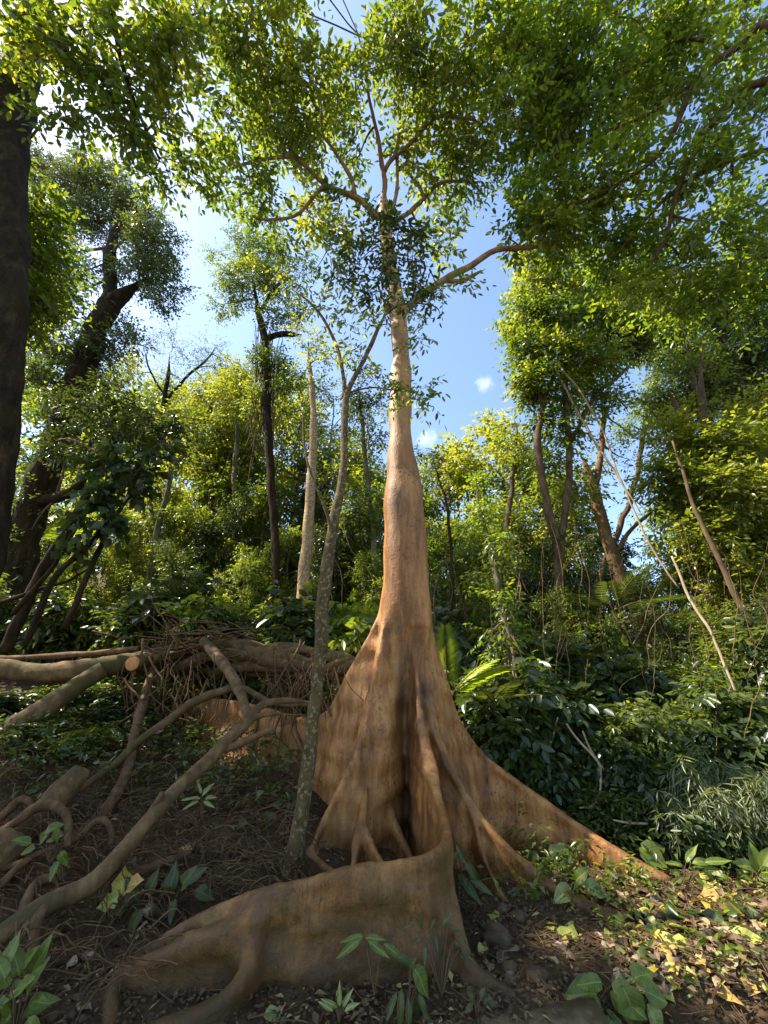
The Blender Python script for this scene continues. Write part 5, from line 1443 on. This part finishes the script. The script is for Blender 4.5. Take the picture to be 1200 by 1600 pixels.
# fine rootlets and dead vines tangled over the left bank
tg = Tubes(4)
for i in range(1300):
    x, y = random.uniform(-20, 470), random.uniform(1080, 1540)
    if y > 1330 and x > 560 - (y - 1330) * 1.6: continue
    if random.random() < 0.7 and y > 1390: continue
    c = on_ground(x, y, random.uniform(0.02, 0.22))
    L = random.uniform(0.15, 0.6); a = random.uniform(0, 6.28); arch = random.uniform(0, 0.12)
    pts = [(c.x + (s - .5) * L * math.cos(a), c.y + (s - .5) * L * math.sin(a) * 0.6, c.z + arch * math.sin(PI * s) + (s - .5) * random.uniform(-.3, .3) * L) for s in np.linspace(0, 1, 7)]
    tg.add(wobble(pts, 0.05, i), np.full(7, random.uniform(0.002, 0.006)), cap=False)
for i in range(190):
    x = random.choice((random.gauss(275, 30), random.uniform(180, 560), random.gauss(455, 25)))
    y0 = random.uniform(1000, 1120); l = random.uniform(40, 190)
    Y = 6.9 - max(0, (x - 400)) * 0.006 + random.uniform(-.5, .3)
    P, R = stem([(x, y0, Y, 0.9), (x + random.uniform(-26, 26), y0 + l * .5, Y - .1, 0.9), (x + random.uniform(-60, 50), y0 + l, Y - .2, 0.5)], 10, 0.16, i)
    tg.add(P, R * random.choice((0.5, 0.6, 0.8, 1.0, 1.9)), cap=False)
for i in range(45):
    a = random.uniform(0, 6.28)
    x, y = random.gauss(285, 30), random.gauss(1008, 14)
    P, R = stem([(x, y, 7.0, 1.2), (x + random.uniform(-40, 60), y + random.uniform(-25, 10), 6.9, 1.2), (x + random.uniform(-60, 110), y + random.uniform(-40, 40), 6.8, 0.8)], 8, 0.08, i)
    tg.add(P, R, cap=False)
o = tg.build('root_tangle', M['root']); tag(o, 'tangle of fine dead roots and vines over the left bank', 'roots', kind='stuff')

# ------------------------------------------------------------------ soil litter: small leaves, twigs, pebbles
M['litter'] = leaf_mat('litter', [(0.0, (0.035, 0.02, 0.01)), (0.4, (0.075, 0.045, 0.024)), (0.7, (0.13, 0.085, 0.045)), (0.9, (0.26, 0.19, 0.10)), (1.0, (0.34, 0.28, 0.08))], tmix=0.12, rough=0.7, spec=0.2)
lt = Leaves()
pts, sizes = [], []
def scatter(n, x0, x1, y0, y1, L):
    k = 0
    while k < n:
        x, y = random.uniform(x0, x1), random.uniform(y0, y1)
        if y < kerb_y(x) + (0.02 if x < 1 else -0.02): continue
        k += 1
        pts.append((x, y, ground_z(x, y) + random.uniform(0.004, 0.03))); sizes.append(L * random.uniform(0.5, 1.3))
scatter(2600, -3.5, 4.2, 3.1, 6.2, 0.04)
scatter(1500, -3.5, 4.2, 3.1, 6.2, 0.085)
scatter(1500, 1.5, 4.2, 3.3, 5.2, 0.06)
scatter(500, 1.7, 4.2, 3.3, 5.0, 0.11)
scatter(900, -2.2, 0.8, 3.0, 3.55, 0.04)
scatter(3000, -6, 6, 5, 10, 0.08)
for i in range(420):
    x = random.uniform(-1.2, 1.0); y = kerb_y(x) + random.uniform(-0.07, 0.1)
    pts.append((x, y, 0.018 + random.uniform(0.002, 0.02))); sizes.append(0.045 * random.uniform(0.4, 1.3))
k = len(pts)
d = RNG.normal(0, 1, (k, 3)); d[:, 2] *= 0.25; d = unit(d)
nn = np.array([0, 0, 1.0]) + RNG.normal(0, 0.35, (k, 3)); nn = unit(nn - d * (nn * d).sum(-1, keepdims=True))
L_ = np.array(sizes)
lt.add(np.array(pts), d, nn, L_, L_ * RNG.uniform(0.2, 0.55, k), RNG.uniform(0, 1, k))
gc = Leaves()
for i in range(230):
    x, y = random.uniform(1.5, 4.2), random.uniform(3.5, 5.3)
    if i % 3 == 0: x, y = random.uniform(0.8, 2.4), random.uniform(4.4, 5.4)
    gc.sprays(np.array([[x, y, ground_z(x, y) + random.uniform(.01, .12)]]), np.array([[random.uniform(-1, 1), random.uniform(-1, .4), random.uniform(0, .8)]]), np.array([random.uniform(.12, .3)]), 6, random.uniform(0.05, 0.10), 0.42, 0.4, np.array([random.uniform(.1, .9)]))
o = gc.build('ground_creeper', M['fresh_leaf'], None); tag(o, 'low green creeper threading through the litter at the right', 'ground cover')
o = lt.build('leaf_litter', M['litter'], None); tag(o, 'small dead leaves strewn over the soil', 'leaf litter')
tw = Tubes(4)
for i in range(900):
    x, y = random.uniform(-3.2, 4.0), random.uniform(3.1, 5.6)
    if random.random() < 0.35: x = random.uniform(0.9, 4.0)
    if y < kerb_y(x): continue
    a = random.uniform(0, PI); L = random.uniform(0.06, 0.34); z = ground_z(x, y) + 0.012
    P = [(x + math.cos(a) * L * (s - .5), y + math.sin(a) * L * (s - .5), ground_z(x + math.cos(a) * L * (s - .5), y + math.sin(a) * L * (s - .5)) + 0.012 + random.uniform(0, .02)) for s in (0, .33, .66, 1)]
    tw.add(P, [0.004, 0.0035, 0.003, 0.002], cap=False)
o = tw.build('twig_litter', M['twig']); tag(o, 'fallen twigs strewn over the soil', 'twigs', kind='stuff')

ICO = None
def ico():
    global ICO
    if ICO is None:
        import bmesh
        b = bmesh.new(); bmesh.ops.create_icosphere(b, subdivisions=1, radius=1)
        b.verts.ensure_lookup_table()
        ICO = (np.array([v.co[:] for v in b.verts]), np.array([[v.index for v in f.verts] for f in b.faces])); b.free()
    return ICO
iv, fi = ico()
PV, PF, n0 = [], [], 0
for i in range(1700):
    x, y = (random.uniform(0.6, 3.4), random.uniform(3.35, 4.7)) if i % 3 else (random.uniform(-2.5, 1.5), random.uniform(3.1, 3.6))
    if y < kerb_y(x): continue
    r = random.uniform(0.006, 0.02) * (1.6 if random.random() < 0.12 else 1)
    v = iv * np.array([r, r, r * 0.7]) * RNG.uniform(0.75, 1.2, (len(iv), 1)) + np.array([x, y, ground_z(x, y) + r * 0.3])
    PV.append(v); PF.append(fi + n0); n0 += len(iv)
o = bpy.data.objects.new('pebbles', mesh_np('pebbles', np.concatenate(PV), np.concatenate(PF), M['rock'])); put(o); tag(o, 'small pebbles and soil crumbs on the bare patch', 'pebbles', kind='stuff')


def rock(px, py, w, label, seed, flat=0.75):
    import bmesh
    b = bmesh.new(); bmesh.ops.create_icosphere(b, subdivisions=3, radius=1)
    p = on_ground(px, py + w * 0.3); r = w * depth(p) / F_PX
    for v in b.verts:
        n = noise.noise(v.co * 1.3 + Vector((seed * 3.1, 0, 0))) * 0.42 + noise.noise(v.co * 3.4 + Vector((seed, 5, 0))) * 0.16 + noise.noise(v.co * 9 + Vector((seed, 5, 3))) * 0.05
        v.co *= 1 + n
        v.co.z *= flat
        v.co *= r
    for f in b.faces: f.smooth = True
    me = bpy.data.meshes.new('rock'); b.to_mesh(me); b.free(); me.materials.append(M['rock'])
    o = bpy.data.objects.new('rock', me); put(o); o.location = (p.x, p.y, p.z + r * flat * 0.05); o.rotation_euler = (0, 0, seed)
    tag(o, label, 'rock', 'rocks at the foot of the fig')
rock(779, 1462, 23, 'large rounded rock beside the right end of the front wall', 1)
rock(836, 1524, 15, 'round dark stone on the bare soil above the kerb', 2)
rock(797, 1512, 13, 'half buried stone left of the round dark stone', 3)
rock(797, 1530, 11, 'small stone below the half buried one near the kerb', 4)
rock(812, 1432, 12, 'clod sized stone above the yellow leaf', 5)
rock(785, 1420, 10, 'small stone at the foot of the middle right buttress', 6)
rock(756, 1548, 16, 'flat pale stone at the end of the short foot root', 7, 0.45)
rock(730, 1556, 13, 'flat stone lying on the kerb below the front wall', 8, 0.45)
rock(965, 1480, 14, 'dull stone among the wilted leaves on the right', 9)
rock(848, 1520, 9, 'little stone touching the round dark stone', 10)

# ------------------------------------------------------------------ large leaves, one object each
def leaf_mesh(name, kind, curl):
    """unit-length leaf along +Y, face up +Z; two half blades of 5 stations"""
    ys = [0, 0.12, 0.32, 0.55, 0.78, 1.0]
    w = {'ovate': [0.02, 0.2, 0.27, 0.24, 0.14, 0.0], 'heart': [0.10, 0.36, 0.43, 0.36, 0.2, 0.0], 'lance': [0.01, 0.09, 0.13, 0.12, 0.07, 0.0], 'lobed': [0.10, 0.42, 0.33, 0.40, 0.16, 0.0]}[kind]
    V, Fq = [], []
    r = random.Random(hash((kind, round(curl * 10))) % 1000)
    for y, ww in zip(ys, w):
        zc = -curl * y * y * 0.6
        yy = y if not (kind in ('heart', 'lobed') and y == 0) else 0.06
        e = -0.08 if kind in ('heart', 'lobed') and y == 0 else 0
        for s in (-1, -0.5, 0, 0.5, 1):
            V.append((s * ww, yy + e * abs(s), zc + abs(s) * ww * 0.35 + r.uniform(-.015, .015) * (abs(s) > .6) + curl * 0.10 * math.sin(y * 7 + s)))
    for i in range(5):
        for j in range(4):
            a = i * 5 + j
            Fq.append((a, a + 1, a + 6, a + 5))
    return mesh_np(name, V, Fq, None)


LMESH = {}
def leaf_obj(name, kind, mat, p, direction, normal, L, parent=None, curl=0.4):
    key = (kind, mat, curl)
    if key not in LMESH:
        me = leaf_mesh('leaf_blade', kind, curl); me.materials.append(M[mat]); LMESH[key] = me
    o = bpy.data.objects.new(name, LMESH[key]); put(o)
    y = Vector(direction).normalized()
    z = Vector(normal); z = (z - y * z.dot(y)).normalized()
    x = y.cross(z)
    m = Matrix((x, y, z)).transposed().to_4x4()
    m = Matrix.Translation(p) @ m @ Matrix.Diagonal((L, L, L, 1))
    if parent is not None:
        o.parent = parent
        o.matrix_local = Matrix.Translation(-Vector(parent.location)) @ m
    else:
        o.matrix_world = m
    return o


def plant(label, base_px, leaves, mat='lf_green', kind='ovate', Y=None, cat='plant', stem_r=0.004, group=None, lift=0.0, name='seedling'):
    """leaves: (px of leaf base, py, length px, direction deg in the picture (0 right, 90 up), tilt towards the camera)"""
    b = on_ground(*base_px) if Y is None else at(*base_px, Y)
    root = thing(name, label, cat, b, group)
    tb = Tubes(5)
    r = random.Random(int(base_px[0] * 31 + base_px[1]))
    for lf in leaves:
        px, py, L, ang = lf[:4]; mt = lf[4] if len(lf) > 4 else mat; kd = lf[5] if len(lf) > 5 else kind
        yy = b.y + r.uniform(-0.08, 0.06)
        p = at(px, py, yy)
        a = math.radians(ang)
        d = Vector((math.cos(a), r.uniform(-0.7, 0.1), math.sin(a) * 0.9)).normalized()
        nrm = Vector((r.uniform(-.35, .35) - 0.3 * math.cos(a), -0.75, 0.75))
        leaf_obj('leaf', kd, mt, p, d, nrm, L * 1.12 * depth(p) / F_PX, root, r.choice((0.2, 0.4, 0.7)))
        mid = b.lerp(p, 0.55) + Vector((0, 0.01, 0.02))
        tb.add(smooth_path([b - Vector((0, 0, .03)), mid, p], 6), np.linspace(stem_r, stem_r * 0.5, 6), cap=False)
    tb.build('stem', M['twig'], root)
    return root


plant('leafy green shrub cut off at the bottom left corner', (25, 1612), [(20, 1600, 46, 95), (40, 1560, 44, 70), (48, 1530, 48, 80), (30, 1525, 42, 110), (15, 1540, 44, 150), (10, 1575, 40, 170), (38, 1580, 44, 30), (28, 1550, 40, 45), (12, 1510, 36, 100), (45, 1590, 36, -40), (20, 1585, 44, -70), (5, 1600, 40, -90), (33, 1605, 40, -20), (8, 1530, 34, 130), (36, 1510, 30, 60), (25, 1570, 36, -120), (50, 1565, 28, 10), (14, 1560, 40, 60)], 'lf_green', 'ovate', Y=3.0, cat='shrub', name='leafy_shrub')
plant('seedling with glossy leaves growing against the middle of the olive wall', (585, 1545), [(566, 1465, 40, 205), (567, 1464, 30, 165), (570, 1466, 30, 10), (575, 1470, 34, -25), (600, 1475, 34, -30)], 'lf_green', 'lance', Y=3.22)
plant('thin sprig of small pale leaves by the right end of the olive wall', (690, 1545), [(660, 1450, 18, 120), (672, 1455, 18, 80), (690, 1448, 24, 60), (700, 1450, 20, 0), (715, 1462, 20, -30), (710, 1470, 24, -60), (695, 1480, 20, -110), (665, 1478, 20, -100), (660, 1465, 14, 200), (722, 1480, 24, -40), (680, 1462, 16, -80), (645, 1447, 14, 180)], 'lf_dark', 'lance', Y=3.24)
plant('seedling with one bright broad leaf low on the olive wall', (640, 1565), [(644, 1510, 40, -48, 'lf_green'), (642, 1508, 22, 140, 'lf_dark'), (640, 1512, 18, 60, 'lf_dark')], 'lf_green', 'ovate', Y=3.2)
plant('drooping dark leaved tuft at the foot of the olive wall', (640, 1580), [(628, 1545, 40, -100), (620, 1550, 34, -120), (650, 1545, 36, -80), (655, 1552, 34, -65), (638, 1558, 34, -90), (615, 1562, 26, -140)], 'lf_dark', 'lance', Y=3.18)
plant('low row of broad dark leaves behind the left end of the olive wall', (260, 1425), [(200, 1415, 34, 200), (215, 1408, 36, 120), (232, 1402, 34, 80), (250, 1400, 34, 60), (268, 1395, 34, 100), (285, 1388, 34, 70), (292, 1380, 30, 40), (305, 1390, 30, -20), (240, 1415, 30, -60), (275, 1405, 26, -90), (222, 1420, 30, -110)], 'lf_dark', 'ovate', Y=3.95)
plant('yellowing leaves at the left of the dark leaf row', (192, 1412), [(190, 1400, 32, 100, 'lf_yellow'), (200, 1388, 28, 40, 'lf_orange'), (185, 1405, 26, 190, 'lf_lime')], 'lf_yellow', 'lobed', Y=3.95)
plant('bright leaves sprouting between the looping roots', (80, 1340), [(48, 1318, 24, 150), (62, 1318, 26, 60), (78, 1310, 30, 20), (88, 1316, 24, 90), (95, 1330, 22, -60), (70, 1300, 26, 30), (55, 1325, 22, 200), (100, 1310, 20, 60), (92, 1345, 22, -90), (84, 1352, 22, -45)], 'lf_green', 'ovate', Y=3.95)
plant('single hanging heart leaf in front of the back buttress wall', (420, 1300), [(422, 1268, 26, -95, 'lf_dark', 'heart'), (400, 1248, 16, 60, 'lf_dark'), (372, 1290, 18, 30, 'lf_dark')], 'lf_dark', 'heart', Y=4.9)
plant('small starry plant under the pale pole', (315, 1275), [(312, 1248, 22, 160), (316, 1244, 24, 60), (320, 1248, 22, 20), (318, 1252, 20, -20), (310, 1252, 20, 200), (314, 1240, 18, 100)], 'lf_pale', 'lance', Y=4.7)
plant('tuft of dark leaves between the front wall and the middle buttress', (728, 1395), [(715, 1330, 34, 230), (712, 1320, 30, -60), (725, 1345, 40, -50), (715, 1365, 44, -45), (735, 1375, 34, -20), (712, 1350, 24, 100), (770, 1372, 24, -60, 'lf_green')], 'lf_dark', 'lance', Y=4.25)
plant('fern like sprout with pale leaflets at the sunlit litter', (1070, 1395), [(1062, 1362, 26, 170), (1068, 1354, 26, 160), (1072, 1348, 30, 60), (1080, 1350, 34, 20), (1088, 1356, 32, 10), (1095, 1362, 30, -20), (1078, 1366, 24, -40), (1066, 1370, 22, 200), (1100, 1348, 36, 15), (1085, 1370, 26, -60)], 'lf_green', 'lance', Y=4.75)
plant('upright broad leaved sprout at the right edge above the sunlit litter', (1180, 1395), [(1185, 1362, 34, 90), (1178, 1360, 32, 140), (1192, 1352, 30, 60), (1170, 1368, 28, 170), (1188, 1375, 26, 20)], 'lf_green', 'ovate', Y=4.7)
plant('heart leaved creeper spilling over the kerb', (968, 1590), [(940, 1535, 36, 175, 'lf_green', 'ovate'), (955, 1545, 44, -30), (972, 1540, 46, -75), (935, 1555, 44, 170), (960, 1562, 52, -40, 'lf_pale'), (945, 1575, 50, -100), (985, 1565, 34, -60), (975, 1590, 40, -80), (1005, 1548, 34, -20), (925, 1570, 42, 200), (955, 1590, 40, -110), (990, 1530, 30, 30), (1010, 1572, 34, -60, 'lf_pale')], 'lf_green', 'heart', Y=3.45)
plant('wilting creeper with one large round leaf near the right edge', (1110, 1560), [(1110, 1520, 48, -5, 'lf_green', 'heart'), (1090, 1535, 34, 200), (1130, 1540, 34, -60), (1085, 1550, 36, -110, 'lf_pale'), (1050, 1560, 32, 150), (1100, 1545, 30, -90, 'lf_dark')], 'lf_green', 'heart', Y=3.75)
plant('tiny leafed sprig on the kerb under the front wall', (745, 1580), [(740, 1562, 14, 120), (750, 1560, 14, 60), (755, 1566, 16, 10), (738, 1570, 14, 200), (748, 1572, 14, -60)], 'lf_dark', 'ovate', Y=3.22)
plant('grassy pale tuft low at the foot of the olive wall', (530, 1590), [(525, 1575, 26, 120), (530, 1572, 26, 90), (535, 1575, 26, 60), (538, 1580, 24, 30), (520, 1580, 24, 150)], 'lf_pale', 'lance', Y=3.15)
plant('pair of big limp leaves against the middle buttress tip', (890, 1395), [(892, 1388, 40, 190, 'lf_pale'), (910, 1385, 40, -10, 'lf_pale'), (900, 1378, 30, 60, 'lf_green')], 'lf_pale', 'ovate', Y=4.55)
plant('single round leaf hanging off the tip of the long right buttress', (1010, 1345), [(1000, 1322, 34, -40, 'lf_green', 'heart'), (1020, 1330, 20, 30, 'lf_dark')], 'lf_green', 'heart', Y=5.05)
plant('small leaves hugging the long right buttress below its stain', (850, 1380), [(838, 1330, 28, 240), (845, 1340, 26, -60), (858, 1335, 28, 30), (842, 1352, 28, 200), (850, 1362, 26, -90), (872, 1360, 26, 30), (868, 1376, 28, -20)], 'lf_dark', 'ovate', Y=4.95)

LEAF_SPECS = [
    (885, 1466, 42, 165, 'lf_lime', 'lobed', 'bright lime yellow leaf lying alone on the bare soil'),
    (895, 1500, 26, 20, 'lf_tan', 'ovate', 'curled tan leaf below the lime yellow one'),
    (962, 1436, 46, 110, 'lf_pale', 'lobed', 'large pale green wilted leaf near the tip of the middle buttress'),
    (1010, 1446, 40, 150, 'lf_pale', 'ovate', 'long pale wilted leaf right of the large one'),
    (1066, 1440, 44, 160, 'lf_orange', 'ovate', 'broad orange leaf at the edge of the sunlight'),
    (1048, 1442, 28, 60, 'lf_dark', 'ovate', 'dark green leaf lying against the broad orange one'),
    (1068, 1480, 46, -40, 'lf_lime', 'ovate', 'curled lime leaf below the broad orange one'),
    (1035, 1470, 36, -70, 'lf_yellow', 'ovate', 'folded yellow leaf left of the curled lime one'),
    (925, 1540, 36, 160, 'lf_orange', 'ovate', 'orange withered leaf touching the heart leaved creeper'),
    (1128, 1555, 44, -50, 'lf_orange', 'ovate', 'orange brown leaf under the large round leaf'),
    (1045, 1588, 20, 0, 'lf_orange', 'ovate', 'small orange leaf lying on the road edge'),
    (1120, 1425, 40, 40, 'lf_yellow', 'lobed', 'large yellow leaf in the sunlit patch'),
    (1155, 1435, 44, 10, 'lf_yellow', 'lobed', 'brightest yellow leaf in the middle of the sunlit patch'),
    (1140, 1400, 34, 90, 'lf_yellow', 'ovate', 'upright yellow leaf behind the sunlit patch'),
    (1185, 1385, 34, 20, 'lf_lime', 'ovate', 'lime leaf at the right edge above the sunlit patch'),
    (1165, 1470, 46, -40, 'lf_lime', 'ovate', 'big drooping lime leaf right of the sunlit patch'),
    (1110, 1470, 40, -30, 'lf_brown', 'ovate', 'brown leathery leaf below the sunlit patch'),
    (1190, 1500, 40, -60, 'lf_dark', 'ovate', 'dark leaf hanging at the right edge below the lime one'),
    (440, 1580, 26, 100, 'lf_tan', 'ovate', 'tan leaf left of the olive wall foot near the bottom edge'),
    (425, 1592, 34, 10, 'lf_pale', 'ovate', 'pale green leaf at the bottom edge below the olive wall'),
    (105, 1512, 30, 200, 'lf_tan', 'ovate', 'pale brown leaf on the soil left of the olive wall'),
    (135, 1500, 26, 30, 'lf_brown', 'ovate', 'reddish brown leaf by the left end of the olive wall'),
    (205, 1380, 34, 10, 'lf_orange', 'lobed', 'orange leaf above the dark leaf row'),
    (288, 1332, 30, 170, 'lf_orange', 'lobed', 'orange curled leaf on the half buried branch'),
    (55, 1302, 18, 30, 'lf_tan', 'ovate', 'small tan leaf on the looping root'),
    (755, 1490, 30, -100, 'lf_lime', 'ovate', 'lime leaf leaning on the right foot of the front wall'),
    (318, 1548, 26, 0, 'lf_tan', 'ovate', 'curled tan leaf inside the root fin'),
    (1005, 1395, 28, 20, 'lf_dark', 'ovate', 'dark leaf lying before the tip of the long right buttress'),
    (1020, 1530, 28, 200, 'lf_lime', 'ovate', 'small lime leaf above the heart leaved creeper'),
    (985, 1515, 26, 120, 'lf_dark', 'ovate', 'dark leaf right of the orange withered one'),
]


def fallen_leaf(px, py, L, ang, mat, kind, label, group=None):
    p = on_ground(px, py)
    a = math.radians(ang)
    d = Vector((math.cos(a), math.sin(a), random.uniform(-.1, .25)))
    nrm = Vector((random.uniform(-.35, .35), random.uniform(-.7, -.2), 1))
    p.z += 0.02
    l = L * depth(p) / F_PX
    o = leaf_obj('fallen_leaf', kind, mat, p - d.normalized() * l * 0.4, d, nrm, l, None, random.choice((0.3, 0.6, 0.9, 1.2)))
    return tag(o, label, 'leaf', group)


for sp in LEAF_SPECS:
    fallen_leaf(*sp)
MN = {'lf_yellow': 'yellow', 'lf_lime': 'lime green', 'lf_tan': 'tan', 'lf_brown': 'brown', 'lf_orange': 'orange', 'lf_pale': 'pale green', 'lf_dark': 'dark green', 'lf_green': 'fresh green'}
for i in range(215):
    if i < 160:
        x, y = random.uniform(960, 1200), random.uniform(1375, 1565)
        if y < 1400 and x < 1080: continue
        where = ('beside the heart leaved creeper' if y > 1500 and x < 1050 else 'near the large round leaf' if y > 1490 else 'left of the sunlit patch' if x < 1065 else 'in the sunlit patch' if y < 1450 else 'below the sunlit patch')
        mt = random.choice(['lf_yellow', 'lf_lime', 'lf_tan', 'lf_brown', 'lf_orange', 'lf_pale', 'lf_dark', 'lf_tan', 'lf_brown', 'lf_brown', 'lf_green'])
    elif i < 185:
        x, y = random.uniform(760, 960), random.uniform(1430, 1540); where = 'on the bare soil by the lime leaf' if y < 1490 else 'on the bare soil above the kerb'
        mt = random.choice(['lf_tan', 'lf_brown', 'lf_brown', 'lf_tan', 'lf_lime'])
    else:
        x, y = random.uniform(60, 420), random.uniform(1330, 1590); where = 'on the left bank under the pale pole' if y < 1460 else 'at the foot of the left bank'
        if y > 1400 and x > 230 : continue
        mt = random.choice(['lf_tan', 'lf_brown', 'lf_brown', 'lf_tan'])
    kd = random.choice(['ovate', 'ovate', 'ovate', 'lance', 'lance', 'lobed'])
    lb = f"{dict(ovate='oval', lance='narrow', lobed='lobed')[kd]} {MN[mt]} fallen leaf {where}"
    PENDING.append((fallen_leaf(x, y, random.uniform(14, 38 if i < 160 else 26), random.uniform(0, 360), mt, kd, lb, f'small {MN[mt]} leaves {where}'), lb, x))

settle_labels()

# ------------------------------------------------------------------ ferns and low plants over the shaded soil
low = Leaves()
for i in range(1900):
    side = random.random()
    if side < 0.6:
        x, y = random.uniform(-5.5, -1.0), random.uniform(5.2, 9.5)
    else:
        x, y = random.uniform(1.5, 6), random.uniform(5.0, 9)
    z = ground_z(x, y) + random.uniform(0.02, 0.35)
    low.sprays(np.array([[x, y, z]]), np.array([[random.uniform(-1, 1), random.uniform(-1, .6), random.uniform(.1, .8)]]), np.array([random.uniform(.2, .4)]), 8, 0.10, 0.4, 0.5, np.array([random.uniform(.2, .8)]))
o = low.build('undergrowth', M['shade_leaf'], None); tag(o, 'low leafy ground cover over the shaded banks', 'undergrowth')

# ------------------------------------------------------------------ two small clouds far off
def cloud(px, py, w, h, label, seed):
    m, nt, out = new_mat('cloud')
    tc = N(nt, 'ShaderNodeTexCoord')
    n = N(nt, 'ShaderNodeTexNoise', i_Scale=2.2, i_Detail=7.0, i_Roughness=0.65)
    mp = N(nt, 'ShaderNodeMapping'); mp.inputs['Location'].default_value = (seed * 3.3, 0, 0)
    nt.links.new(tc.outputs['Object'], mp.inputs['Vector']); nt.links.new(mp.outputs[0], n.inputs['Vector'])
    ln = N(nt, 'ShaderNodeVectorMath', operation='LENGTH'); nt.links.new(tc.outputs['Object'], ln.inputs[0])
    a = N(nt, 'ShaderNodeMath', operation='SUBTRACT'); nt.links.new(n.outputs['Fac'], a.inputs[0])
    b = N(nt, 'ShaderNodeMath', operation='MULTIPLY'); nt.links.new(ln.outputs['Value'], b.inputs[0]); b.inputs[1].default_value = 0.52
    nt.links.new(b.outputs[0], a.inputs[1])
    r = N(nt, 'ShaderNodeMapRange'); r.inputs[1].default_value = 0.12; r.inputs[2].default_value = 0.5; r.inputs[3].default_value = 0; r.inputs[4].default_value = 0.05
    nt.links.new(a.outputs[0], r.inputs[0])
    v = N(nt, 'ShaderNodeVolumePrincipled'); v.inputs['Color'].default_value = (1, 1, 1, 1); v.inputs['Anisotropy'].default_value = 0.3
    nt.links.new(r.outputs[0], v.inputs['Density']); nt.links.new(v.outputs[0], out.inputs['Volume'])
    import bmesh
    bm = bmesh.new(); bmesh.ops.create_icosphere(bm, subdivisions=3, radius=1)
    me = bpy.data.meshes.new('cloud'); bm.to_mesh(me); bm.free(); me.materials.append(m)
    p = at(px, py, 420.0); k = depth(p) / F_PX
    o = bpy.data.objects.new('cloud', me); put(o); o.location = p; o.scale = (w * k, w * k, h * k)
    tag(o, label, 'cloud', 'small clouds in the blue gap')
cloud(668, 686, 22, 22, 'small bright white cloud close to the tan trunk', 1)
cloud(757, 600, 20, 18, 'faint wispy cloud higher and further right in the blue gap', 2)
